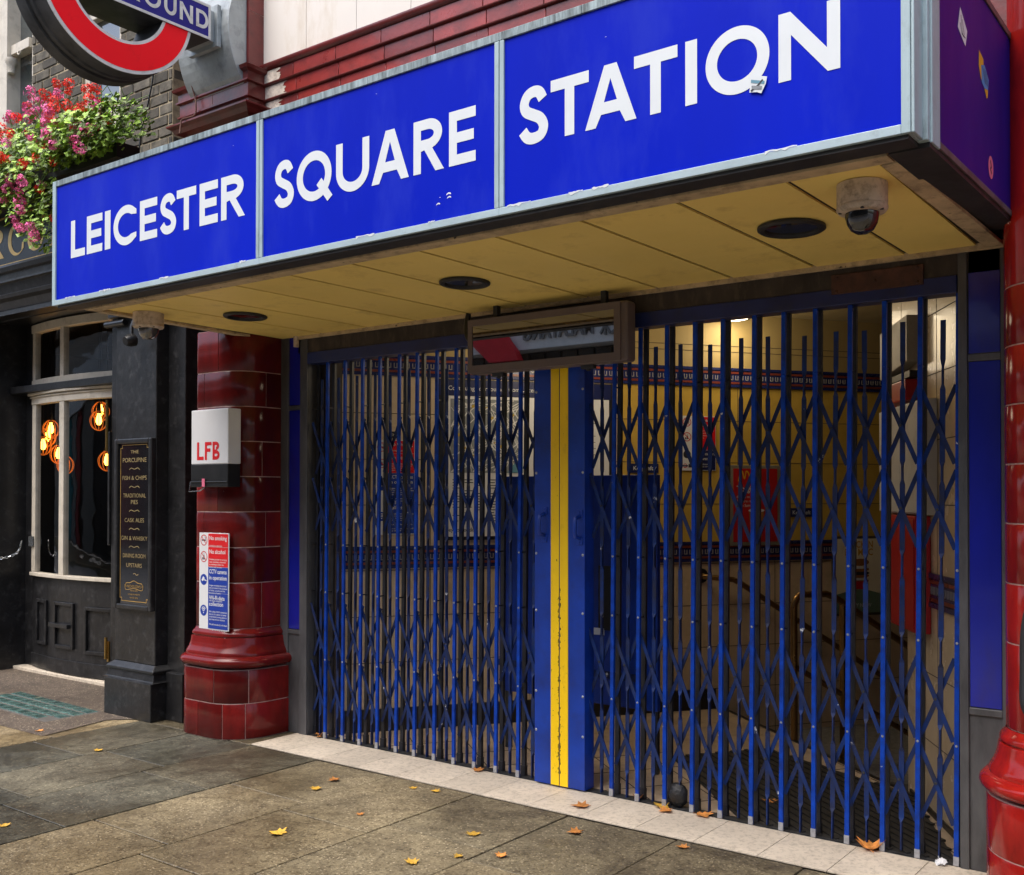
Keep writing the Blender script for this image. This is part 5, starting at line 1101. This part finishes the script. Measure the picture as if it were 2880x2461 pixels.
PD = [(-7.307, 1.0, 2.295, 'highest of the amber caged lamps in the left door pane'), (-7.467, 1.05, 2.222, 'leftmost amber caged lamp, close to the door stile'), (-7.365, .95, 2.125, 'amber caged lamp just below the leftmost one'), (-7.155, 1.0, 2.031, 'amber caged lamp against the white mullion'), (-7.114, 1.05, 1.922, 'lowest amber caged lamp, behind the white mullion'),
      (-6.455, 1.05, 2.445, 'rear upper amber lamp in the right door pane'), (-6.313, .95, 2.342, 'front upper amber lamp in the right door pane'), (-6.24, 1.05, 2.13, 'small middle amber lamp at the right edge of the door'), (-6.25, 1.0, 1.946, 'lowest amber lamp at the right edge of the door')]
for x, y, z, l in PD: pendant((x, y, z), .82 if z != 2.13 else .6, l)
pl_ = bpy.data.lights.new('pub_glow', 'POINT'); pl_.energy = 3; pl_.color = (1, .5, .15); pl_.shadow_soft_size = .2
po = bpy.data.objects.new('pub_glow', pl_); po.location = (-6.9, 1.2, 2.2); COL.objects.link(po)
# menu board
t = thing('menu_board', (-3.56, -.35, .77), 'tall black pub menu board with gilt lines on the black pilaster', 'menu board')
mb = MB(); x0, x1, z0, z1 = -3.80, -3.33, .772, 2.005; e = .036
for p in ((x0, x0 + e, z0, z1), (x1 - e, x1, z0, z1), (x0 + e, x1 - e, z1 - e, z1), (x0 + e, x1 - e, z0, z0 + e)): mb.box(p[0], p[1], -.372, -.3305, p[2], p[3])
mb.build('frame', M['pub_black'], t, bevel=.008)
mb = MB(); mb.box(x0 + .02, x1 - .02, -.352, -.331, z0 + .02, z1 - .02); mb.build('board', M['board_black'], t)
BF = XZ(-.3524); zz = lambda y: 1.969 - (y - 115) * .001092; CX = -3.565
mb = MB()
lx0, lx1, lz0, lz1, r = -3.745, -3.385, .828, 1.962, .022
o_ = lambda q: [(lx0 + q, lz0 + r), (lx0 + r, lz0 + r), (lx0 + r, lz0 + q), (lx1 - r, lz0 + q), (lx1 - r, lz0 + r), (lx1 - q, lz0 + r), (lx1 - q, lz1 - r), (lx1 - r, lz1 - r), (lx1 - r, lz1 - q), (lx0 + r, lz1 - q), (lx0 + r, lz1 - r), (lx0 + q, lz1 - r)]
mb.fill([o_(0), [(x + (.005 if x < CX else -.005), z + (.005 if z < 1.4 else -.005)) for x, z in o_(0)]], BF, .0004)
mb.build('gilt_border', M['gold'], t)
mb = MB()
for s_, y, w, h in (('THE', 180, .10, .024), ('PORCUPINE', 238, .30, .032)): mb.text(s_, BF, CX, zz(y), h, .0006, 0, width=w, align='CENTER')
for y in (282, 402, 560, 680, 798): mb.fill([thicken(spline([(CX - .065, zz(y) - .006), (CX - .04, zz(y) + .006), (CX, zz(y) - .003), (CX + .04, zz(y) + .006), (CX + .065, zz(y) - .006)], 4), .0022)], BF, .0006)
mb.fill([thicken(spline([(CX - .01, zz(977)), (CX + .012, zz(972)), (CX + .03, zz(983)), (CX + .055, zz(977))], 4), .0022)], BF, .0006)
mb.build('faded_lettering', M['gold_faint'], t)
for s_, y, w in (('FISH & CHIPS', 355, .305), ('TRADITIONAL', 472, .285), ('PIES', 515, .085), ('CASK ALES', 635, .245), ('GIN & WHISKY', 754, .33), ('DINING ROOM', 870, .285), ('UPSTAIRS', 933, .195)): mb = MB(); mb.text(s_, BF, CX, zz(y), .030, .0006, 0, width=w, align='CENTER', bold=-.006); mb.build('lettering', M['gold_faint'], t)
mb = MB(); mb.text("NICHOLSON'S", BF, CX, zz(1068), .020, .0006, 0, width=.17, align='CENTER')
for s_, y, w in (('ALE & GIN', 1091, .09), ('ESTABLISHMENTS', 1116, .15), ('SINCE 1873', 1138, .10)): mb.text(s_, BF, CX, zz(y), .010, .0006, 0, width=w, align='CENTER')
mb.fill([thicken(spline([(CX - .10, zz(1065)), (CX - .10, zz(1040)), (CX - .05, zz(1035)), (CX, zz(1022)), (CX + .05, zz(1035)), (CX + .10, zz(1040)), (CX + .10, zz(1065))], 5), .0025)], BF, .0006)
mb.fill([thicken(spline([(CX - .115, zz(1048)), (CX - .10, zz(1082)), (CX, zz(1072)), (CX + .10, zz(1082)), (CX + .115, zz(1048))], 5), .0022)], BF, .0008)
mb.build('lettering', M['gold'], t)
t = thing('wall_lamp', (-3.50, -.38, 2.64), 'small black swivel spot lamp high on the pub pilaster', 'wall lamp')
mb = MB(); mb.tube([(-3.50, -.331, 2.86), (-3.50, -.40, 2.86), (-3.50, -.42, 2.80), (-3.50, -.42, 2.70)], .012, 8); mb.build('arm', M['lfb_black'], t)
mb = MB(); mb.lathe([(0, 0), (.030, .0), (.045, .03), (.046, .07), (.02, .09), (0, .095)], (-3.50, -.47, 2.69), 18, axis=(.0, 1, .25)); mb.build('head', M['lfb_black'], t)
# ================================================================== FLOWER BOX
t = thing('flower_box', (-4.4, -.62, 3.95), 'overflowing window box of pink and red geraniums over the pub name', 'flower box')
mb = MB(); mb.box(-6.9, -3.40, -.60, -.43, 3.951, 4.06); mb.build('trough', M['lfb_black'], t)
mb = MB(); rg = random.Random(11)
def leaf(mb, c, s, nrm, roll, tnt):
    nrm = Vector(nrm).normalized(); u = nrm.orthogonal().normalized(); w = nrm.cross(u); u, w = u * math.cos(roll) + w * math.sin(roll), w * math.cos(roll) - u * math.sin(roll)
    ps = [c + u * (-.15 * s)]
    for a_, r in ((-150, .55), (-115, .95), (-80, .72), (-45, 1.05), (-15, .78), (15, 1.1), (45, .78), (80, 1.0), (115, .70), (150, .55)): ps.append(c + (u * math.cos(R(a_)) + w * math.sin(R(a_))) * r * s - nrm * (.30 * s * r * r * abs(math.sin(R(a_ * 1.5)))))
    mb.add(ps, [(0, i, i + 1) for i in range(1, 10)] + [(0, 10, 1)], 0, tnt)
def top(x): return 4.36 + .07 * math.sin(5.1 * x) + .05 * math.sin(11.3 * x + 1) - max(0, x + 3.85) * .22
def bot(x): return (3.98 if x > -4.15 else 3.52 + .12 * math.sin(9 * x) if x > -4.75 else 3.86)
n = 0
while n < 4600:
    x = rg.uniform(-5.9, -3.22); a_, b_ = bot(x), top(x); u = rg.random(); z = a_ + (b_ - a_) * u
    dens = .45 + .55 * (math.sin(13 * x + 4 * z) * math.sin(17 * z + 3) > -.35)
    if z < 3.92 and rg.random() < .35: continue
    if rg.random() > dens: continue
    q = math.sin(math.pi * min(1, max(0, (z - a_) / (b_ - a_)))) ; y = -.58 - rg.uniform(-.16, .24) * (.5 + q * .6)
    if 3.9 < z < 4.12: y = min(y, rg.uniform(-.76, -.61))
    if z < 3.95: y = rg.uniform(-.72, -.52)
    leaf(mb, Vector((x, y, z)), rg.uniform(.016, .034), (rg.uniform(-.5, .5), rg.uniform(-1, -.1), rg.uniform(.1, 1)), rg.uniform(0, 6.3), rg.random() ** 1.2); n += 1
mb.build('foliage', M['leaf_green'], t)
def head_mesh(mt, sd):
    r_ = random.Random(sd); mb = MB()
    for i in range(34):
        d = Vector((r_.gauss(0, 1), r_.gauss(0, 1), r_.gauss(0, .8))).normalized(); c = d * r_.uniform(.030, .050); s_ = r_.uniform(.012, .019)
        u = d.orthogonal().normalized(); w = d.cross(u); a_ = r_.uniform(0, 6.3); u, w = u * math.cos(a_) + w * math.sin(a_), w * math.cos(a_) - u * math.sin(a_)
        tn = r_.random()
        for k in range(3):
            b_ = 2.1 * k; e1 = u * math.cos(b_) + w * math.sin(b_); e2 = w * math.cos(b_) - u * math.sin(b_)
            mb.add([c, c + e1 * s_ * .7 + e2 * s_ * .5 + d * .004, c + e1 * s_ * 1.25 + d * .002, c + e1 * s_ * .7 - e2 * s_ * .5 + d * .004], [(0, 1, 2, 3)], 0, tn)
    return mb.mesh('flower', [mt], O0)
PK = [(-4.45, -0.67, 4.61), (-4.89, -0.6, 4.54), (-4.55, -0.64, 4.45), (-4.44, -0.59, 4.5), (-4.37, -0.58, 4.43), (-3.98, -0.71, 4.48), (-4.43, -0.72, 4.18), (-4.42, -0.54, 4.26), (-3.87, -0.66, 4.07), (-3.52, -0.67, 3.98), (-3.51, -0.5, 4.16), (-3.53, -0.62, 4.14), (-3.58, -0.54, 4.08), (-4.81, -0.62, 4.13), (-4.65, -0.58, 3.99), (-4.26, -0.69, 3.88), (-4.7, -0.58, 3.92), (-4.6, -0.53, 3.91), (-4.11, -0.6, 4.29), (-4.8, -0.56, 3.86), (-4.53, -0.57, 3.8), (-4.25, -0.71, 3.66), (-4.65, -0.55, 3.69), (-4.48, -0.59, 3.59), (-4.22, -0.65, 3.54), (-3.84, -0.71, 4.29), (-4.59, -0.53, 4.61), (-4.04, -0.62, 4.21)]
RDF = [(-4.28, -0.56, 4.67), (-4.54, -0.53, 4.68), (-4.11, -0.56, 4.64), (-4.79, -0.52, 4.63), (-3.93, -0.63, 4.41), (-3.93, -0.54, 4.4), (-3.52, -0.62, 4.4), (-3.79, -0.51, 4.44), (-3.8, -0.53, 4.54), (-3.42, -0.7, 4.23), (-3.82, -0.69, 4.32), (-4.65, -0.67, 4.47), (-4.8, -0.51, 4.43), (-4.99, -0.62, 4.47), (-4.97, -0.58, 4.45), (-4.69, -0.65, 4.31), (-4.59, -0.61, 4.12), (-4.33, -0.64, 4.04), (-4.17, -0.64, 4.04), (-4.46, -0.59, 4.06), (-4.01, -0.59, 4.0), (-5.14, -0.52, 4.12), (-5.06, -0.57, 4.0), (-5.12, -0.52, 3.99), (-4.47, -0.53, 4.63), (-4.08, -0.5, 4.48), (-3.8, -0.57, 4.45), (-3.89, -0.68, 4.49)]
for i in range(34):
    x = rg.uniform(-5.2, -3.3); (PK if rg.random() < .55 else RDF).append((x, rg.uniform(-.78, -.6), rg.uniform(bot(x) + .05, top(x) + .06)))
st = MB()
for nm, pts, mt in (('pink_flower', PK, M['bloom_pink']), ('red_flower', RDF, M['bloom_red'])):
    mm_ = [head_mesh(mt, s_) for s_ in (1, 2, 3)]
    for i, p in enumerate(pts):
        o = ob(nm, mm_[i % 3], t, Vector(p) + Vector((0, -.13, 0)) * (p[2] < 4.42 and p[1] > -.73 and i < 28) - t.location); sc_ = rg.uniform(.7, 1.05) * (.85 if nm[0] == 'r' else 1); o.scale = (sc_, sc_, sc_ * rg.uniform(.8, 1.2)); o.rotation_euler = (rg.uniform(0, 6), rg.uniform(0, 6), rg.uniform(0, 6))
        p = Vector(p); q = Vector((p.x + rg.uniform(-.12, .12), -.55, min(p.z - .12, top(p.x) - .1) if p.z > 4.1 else p.z + .15))
        st.tube([q, (q + p) / 2 + Vector((rg.uniform(-.03, .03), -.03, .02)), p], .0035, 4)
for i in range(120):
    x = rg.uniform(-6.2, -3.25); z = rg.uniform(bot(x) + .1, top(x)); p = Vector((x, rg.uniform(-.7, -.5), z)); st.tube([p, p + Vector((rg.uniform(-.1, .1), rg.uniform(-.1, .0), rg.uniform(.0, .12))), p + Vector((rg.uniform(-.2, .2), rg.uniform(-.12, .0), rg.uniform(-.02, .2)))], .0028, 4)
st.build('stems', M['stem_green'], t)
# ================================================================== GROUND DETAILS
t = thing('pavement_light', (-4.5, -.55, .004), 'iron grid of green glass lenses set in the pavement before the pub', 'pavement light')
mb = MB(); U = Frame((-5.17, -.345, .006), (1.24, -.05, 0), (-.02, -1, 0)); U.n = Vector((0, 0, 1))
mb.box(0, 1.27, 0, .415, -.05, -.001, 0, .5, U); cf = mb.build('grid', M['cast_iron'], t, bevel=.003)
for r_ in range(4):
    for c_ in range(10):
        if r_ == 3 and c_ > 8: continue
        x = .018 + c_ * .1245 + (.03 if r_ % 2 else 0) * 0; y = .012 + r_ * .101
        mb = MB(); mb.box(x, x + .102, y, y + .080, -.03, .004, 0, random.random(), U); mb.build('glass_lens', M['lens_glass'], t, bevel=.006)
def fallen(x, y, s, rz, mt, lab, z=.004, up=.35):
    s *= 1.15
    mb = MB(); rr = random.Random(int((x * 37 + y * 91) * 100))
    lob = [(0, -.25), (-.35, -.45), (-.5, -.15), (-.95, -.05), (-.62, .18), (-.85, .55), (-.38, .45), (-.22, .72), (0, 1.05), (.20, .70), (.40, .48), (.80, .50), (.60, .16), (1.0, -.08), (.48, -.18), (.33, -.48)]
    sx = rr.uniform(.6, 1.0); f = lambda a_, b_: up * (a_ * a_ * .55 + rr.uniform(-.06, .06) + .25 * abs(b_) * rr.uniform(.2, 1) + .12)
    vs = [(a_ * s * sx * math.cos(rz) - b_ * s * math.sin(rz), a_ * s * sx * math.sin(rz) + b_ * s * math.cos(rz), s * f(a_, b_)) for a_, b_ in lob]
    inn = [(a_ * .45, b_ * .45) for a_, b_ in lob]; vs += [(a_ * s * sx * math.cos(rz) - b_ * s * math.sin(rz), a_ * s * sx * math.sin(rz) + b_ * s * math.cos(rz), s * (f(a_, b_) * .6)) for a_, b_ in inn] + [(0, 0, .05 * s)]
    n = len(lob); tn = rr.random(); zmin = min(v[2] for v in vs)
    mb.add([(x + v[0], y + v[1], z + .001 + v[2] - zmin) for v in vs], [(i, (i + 1) % n, n + (i + 1) % n, n + i) for i in range(n)] + [(n + i, n + (i + 1) % n, 2 * n) for i in range(n)], 0, tn, True)
    bx = (x + .25 * s * math.sin(rz), y - .25 * s * math.cos(rz), z + .004); mb.tube([bx, (x + .62 * s * math.sin(rz + .2), y - .62 * s * math.cos(rz + .2), z + .006)], .0018, 4, 0, tn)
    o = mb.build('fallen_leaf', M[mt]); tag(o, lab, 'leaf', 'fallen autumn leaves')
LV_ = [(-.581, -.035, .050, .4, 'dead_leaf', 'brown curled leaf against the gate left of the yellow posts'), (.303, -.243, .058, 2.0, 'dead_leaf', 'large tan leaf on the pale sill right of the yellow posts'), (.470, .018, .045, .2, 'dead_leaf', 'upright orange leaf in the gate track left of the black stone'), (.640, -.020, .060, 1.2, 'dead_leaf_y', 'big orange maple leaf beside the black stone'), (.690, -.055, .045, 2.6, 'dead_leaf', 'flat brown leaf under the big orange maple leaf'), (.868, -.010, .050, 4.0, 'dead_leaf', 'crumpled orange leaf right of the black stone'),
       (-.643, -.500, .028, .9, 'dead_leaf_y', 'tiny gold leaf by the edge of the pale sill, nearest the gate'), (-.50, -.47, .034, 1.7, 'dead_leaf_y', 'pale greenish leaf along the sill edge'), (.125, -.888, .038, .6, 'dead_leaf_y', 'yellow leaf alone on mid pavement in front of the yellow posts'), (.501, -.577, .044, 2.3, 'dead_leaf', 'long orange leaf on the pavement just off the sill'), (.154, -1.322, .048, 1.1, 'dead_leaf_y', 'bright yellow leaf nearest the bottom edge'), (.264, -1.140, .028, 3.0, 'dead_leaf_y', 'small lemon leaf between two bigger bottom leaves'), (.412, -1.035, .038, .1, 'dead_leaf', 'orange leaf at right of the small lemon leaf'), (-.534, -.984, .026, 1.4, 'dead_leaf', 'small russet leaf beside a dark gum spot'),
       (-1.118, -.628, .042, 2.9, 'dead_leaf', 'vivid orange leaf left, nearest the sill corner'), (-1.064, -.815, .040, .5, 'dead_leaf_y', 'amber leaf just below the vivid orange one'), (-.631, -1.401, .050, 1.9, 'dead_leaf_y', 'golden leaf on the tan slab at lower left'), (-2.831, -1.038, .034, .3, 'dead_leaf_y', 'pale torn leaf on the dark slabs'), (-3.659, -.97, .034, 2.2, 'dead_leaf', 'dull orange leaf beside the pavement lenses'), (-1.802, -2.098, .036, 1.0, 'dead_leaf_y', 'yellow leaf at the far left bottom slab'),
       (1.05, .38, .045, .7, 'dead_leaf', 'orange leaf on the black mat behind the right gate'), (1.72, -.02, .075, .4, 'dead_leaf', 'large upright maple leaf inside the right end of the gate'), (-2.02, .03, .040, 1.3, 'dead_leaf', 'brown leaf in the left corner of the gate'), (-1.97, -.01, .030, 2.4, 'dead_leaf', 'second small brown leaf in the left gate corner'), (1.02, -.47, .034, 1.8, 'dead_leaf', 'faded leaf at the right end of the sill edge')]
for x, y, s, rz, m_, l in LV_: fallen(x, y, s, rz, m_, l, z=.010 if 0 < y < .05 else .008 if y > -.37 else .003, up=.95 if 'upright' in l else .4)
mb = MB(); rg2 = random.Random(2); r_ = .058
for i in range(9):
    th = math.pi * i / 8
    ring_ = [(.70 + r_ * math.sin(th) * math.cos(R(q)) * rg2.uniform(.9, 1.1), .035 + r_ * .7 * math.sin(th) * math.sin(R(q)) * rg2.uniform(.9, 1.1), .068 + r_ * 1.1 * math.cos(th)) for q in range(0, 361, 30)]; ring_[-1] = ring_[0]
    mb.v += []; vs_ = vs_ + [ring_] if i else [ring_]
mb.sweep(vs_, 0, .5); tag(mb.build('black_stone', mat('crumpled_black_bag', (.012, .012, .013), .4, bump=.8, bscale=50)), 'black crumpled round bag lying at the foot of the right gate', 'bag')
mb = MB()
for i in range(4): p = Vector((2.02, -.03, .012 + .006 * i)); leaf(mb, p + Vector((.008 * i, -.006 * (i % 2), .0)), .020, (rg2.uniform(-.5, .5), -.5, .6), i * 1.4, .5)
tag(mb.build('crumpled_tissue', M['notice_white']), 'crumpled white tissue at the bottom right corner of the gate', 'litter')
# ================================================================== PASSER-BY at the right edge
def skin_body(name, pts, edges, rad, m, parent=None, root=0, sub=2, loc=None):
    me = bpy.data.meshes.new(name); org = wl(parent) if parent else Vector(loc)
    me.from_pydata([tuple(Vector(p) - org) for p in pts], edges, []); me.materials.append(m)
    o = bpy.data.objects.new(name, me); COL.objects.link(o)
    if parent: o.parent = parent
    else: o.location = org
    o.modifiers.new('skin', 'SKIN'); bm = bmesh.new(); bm.from_mesh(me); ly = bm.verts.layers.skin.verify(); bm.verts.ensure_lookup_table()
    for i, v in enumerate(bm.verts): v[ly].radius = rad[i] if isinstance(rad[i], tuple) else (rad[i], rad[i]); v[ly].use_root = (i == root)
    bm.to_mesh(me); bm.free(); s_ = o.modifiers.new('sub', 'SUBSURF'); s_.levels = s_.render_levels = sub
    for p in me.polygons: p.use_smooth = True
    return o
PX, PY = 2.952, -1.22
Q_ = lambda x, y, z: (PX + x, PY + y, z)
pts = [Q_(0, 0, .96), Q_(0, .01, 1.18), Q_(0, .0, 1.38), Q_(0, -.01, 1.50), Q_(0, -.03, 1.60), Q_(0, -.04, 1.70), Q_(-.19, 0, 1.42), Q_(-.25, .02, 1.16), Q_(-.25, -.06, .93), Q_(.19, 0, 1.42), Q_(.25, .02, 1.16), Q_(.22, -.12, .96), Q_(-.10, 0, .90), Q_(-.16, -.03, .50), Q_(-.24, .06, .10), Q_(-.26, -.10, .05), Q_(.10, 0, .90), Q_(.10, -.10, .50), Q_(.10, -.14, .10), Q_(.10, -.30, .05)]
ed = [(0, 1), (1, 2), (2, 3), (3, 4), (4, 5), (2, 6), (6, 7), (7, 8), (2, 9), (9, 10), (10, 11), (0, 12), (12, 13), (13, 14), (14, 15), (0, 16), (16, 17), (17, 18), (18, 19)]
rd = [(.15, .11), (.14, .10), (.15, .10), .055, .075, .07, .06, .045, .035, .06, .045, .035, .09, .065, .045, .04, .09, .065, .045, .04]
per = skin_body('person', pts, ed, rd, M['skin'], loc=(PX, PY, 0)); tag(per, 'person in black padded coat and off-white trousers passing at the right edge', 'person')
cp = [Q_(0, 0, .62), Q_(0, 0, .90), Q_(0, .01, 1.18), Q_(0, 0, 1.40), Q_(0, -.01, 1.49), Q_(-.19, 0, 1.43), Q_(-.255, .02, 1.28), Q_(-.265, .02, 1.16), Q_(-.27, 0, 1.06), Q_(-.262, -.03, .97), Q_(-.255, -.06, .92), Q_(.19, 0, 1.43), Q_(.25, .02, 1.18), Q_(.22, -.12, .97)]
skin_body('coat', cp, [(0, 1), (1, 2), (2, 3), (3, 4), (3, 5), (5, 6), (6, 7), (7, 8), (8, 9), (9, 10), (3, 11), (11, 12), (12, 13)], [(.25, .17), (.22, .16), (.19, .14), (.19, .13), .075, .10, .078, .090, .074, .085, .060, .10, .085, .06], M['coat_black'], per)
tp = [Q_(0, 0, .94), Q_(-.10, 0, .88), Q_(-.17, -.03, .50), Q_(-.25, .05, .13), Q_(.10, 0, .88), Q_(.10, -.10, .50), Q_(.10, -.14, .13)]
skin_body('trousers', tp, [(0, 1), (1, 2), (2, 3), (0, 4), (4, 5), (5, 6)], [(.15, .12), .115, .105, .115, .115, .10, .11], M['trouser_white'], per)
for a_, b_ in (((-.25, .07, .055), (-.27, -.14, .045)), ((.10, -.12, .055), (.10, -.34, .045))): skin_body('shoe', [Q_(*a_), Q_((a_[0] + b_[0]) / 2, (a_[1] + b_[1]) / 2, .06), Q_(*b_)], [(0, 1), (1, 2)], [(.052, .05), (.05, .05), (.045, .035)], M['shoe'], per)
skin_body('hair', [Q_(0, .02, 1.60), Q_(0, .01, 1.70), Q_(0, -.02, 1.765)], [(0, 1), (1, 2)], [.075, .088, .06], M['hair'], per)
for s_ in (-1, 1):
    hx, hy, hz = (-.255, -.07, .86) if s_ < 0 else (.215, -.16, .91)
    hp = [Q_(hx, hy, hz), Q_(hx, hy - .01, hz - .06)]; he = [(0, 1)]; hr = [(.022, .035), (.02, .038)]
    for k in range(4): i = len(hp); hp += [Q_(hx, hy - .035 + .021 * k, hz - .085), Q_(hx - .006 * s_, hy - .035 + .022 * k, hz - .115 - .004 * (k in (1, 2))), Q_(hx - .016 * s_, hy - .034 + .021 * k, hz - .140 - .006 * (k in (1, 2)))]; he += [(1, i), (i, i + 1), (i + 1, i + 2)]; hr += [.0095, .009, .0075]
    i = len(hp); hp += [Q_(hx - .012 * s_, hy - .05, hz - .03), Q_(hx - .02 * s_, hy - .065, hz - .07)]; he += [(0, i), (i, i + 1)]; hr += [.011, .009]
    skin_body('hand', hp, he, hr, M['skin'], per, sub=1)
mb = MB(); hc = Q_(0, -.115, 1.66)
for sx in (-.03, .03): mb.lathe([(0, .010), (.007, .008), (.010, 0)], (hc[0] + sx, hc[1] + .003, hc[2] + .015), 8, 0, axis=(0, -1, 0))
mb.lathe([(.0, .03), (.008, .024), (.013, .0)], (hc[0], hc[1], hc[2] - .02), 8, 1, axis=(0, -1, -.2)); mb.tube([(hc[0] - .022, hc[1] + .006, hc[2] - .055), (hc[0], hc[1] - .004, hc[2] - .057), (hc[0] + .022, hc[1] + .006, hc[2] - .055)], .005, 6, 2)
mb.build('face_features', [M['ink_dark'], M['skin'], mat('lips', (.35, .10, .08), .5)], per)
# ================================================================== OPPOSITE SIDE OF THE STREET (mirrored in the display and the glazing)
t = thing('opposite_building', (-6, -13, 0), 'pale terrace with a lettered shop fascia across the road, mirrored in the display', 'building')
mb = MB(); mb.box(-60, 20, -13.4, -12.8, 0, 8.8); mb.box(-60, 20, -12.80, -12.55, 8.5, 8.9); mb.build('wall', mat('buff_render', (.36, .30, .24), .8, var=.15, scale=1.5), t)
mb = MB(); mb.box(-30, 20, -12.795, -12.2, 4.12, 5.3); mb.build('fascia', mat('pale_fascia', (.82, .81, .78), .6, var=.12, scale=5, dirt=((.4, .38, .34), .3, 10)), t)
OF = Frame((0, -12.199, 0), (-1, 0, 0), (0, 0, 1)); OF.n = Vector((0, 1, 0))
mb = MB(); mb.text('MALATANG', OF, 7.85, 4.30, .30, .03, 0, width=1.72, bold=.02, thick=.05); mb.text('\u6587\u7c73', OF, 7.20, 4.28, .30, .03, 0, width=.5, bold=.02, thick=.05); mb.build('lettering', mat('grey_letters', (.20, .19, .18), .6), t)
mb = MB()
for i in range(120): mb.box(-29.9 + .41 * i, -29.9 + .41 * i + .36, -12.79, -12.70, .2, 4.1)
mb.build('shopfront', mat('dark_cladding', (.035, .03, .028), .5, var=.3), t)
for x0_, x1_, c_ in ((-36, -31.5, (.30, .29, .27)), (-31.2, -29.6, (.30, .02, .03)), (-29.2, -27.4, (.02, .22, .24)), (-27.0, -25.2, (.25, .24, .22)), (-24.8, -23.6, (.30, .03, .03)), (-22.5, -19.5, (.22, .20, .17))):
    mb = MB(); mb.box(x0_, x1_, -12.69, -12.45, .1, 4.0); mb.build('painted_shopfront', mat('shopfront_%d' % int(-x0_), c_, .6, var=.15, scale=1.5), t)
for k in range(14):
    x = -28 + 3.2 * k; mb = MB(); mb.box(x, x + 1.3, -12.79, -12.70, 6.2, 8.4); w_ = mb.build('window', M['pub_cream'], t); mb = MB(); mb.box(x + .1, x + 1.2, -12.699, -12.69, 6.3, 8.3); mb.build('pane', mat('far_glass', (.05, .06, .07), .05), w_)
t = thing('shop_sign', (-10.3, -12.1, 3.9), 'red curved shop sign across the road, mirrored in the display', 'shop sign')
mb = MB(); mb.prism([(-x, z) for x, z in ((-10.97, 4.45), (-10.9, 4.95), (-10.1, 4.95), (-9.98, 4.48), (-9.85, 4.3), (-9.68, 4.1), (-9.58, 3.9), (-10.34, 3.9), (-10.7, 4.2))], OF, .03, .2); mb.build('panel', mat('red_panel', (.62, .006, .015), .6), t)
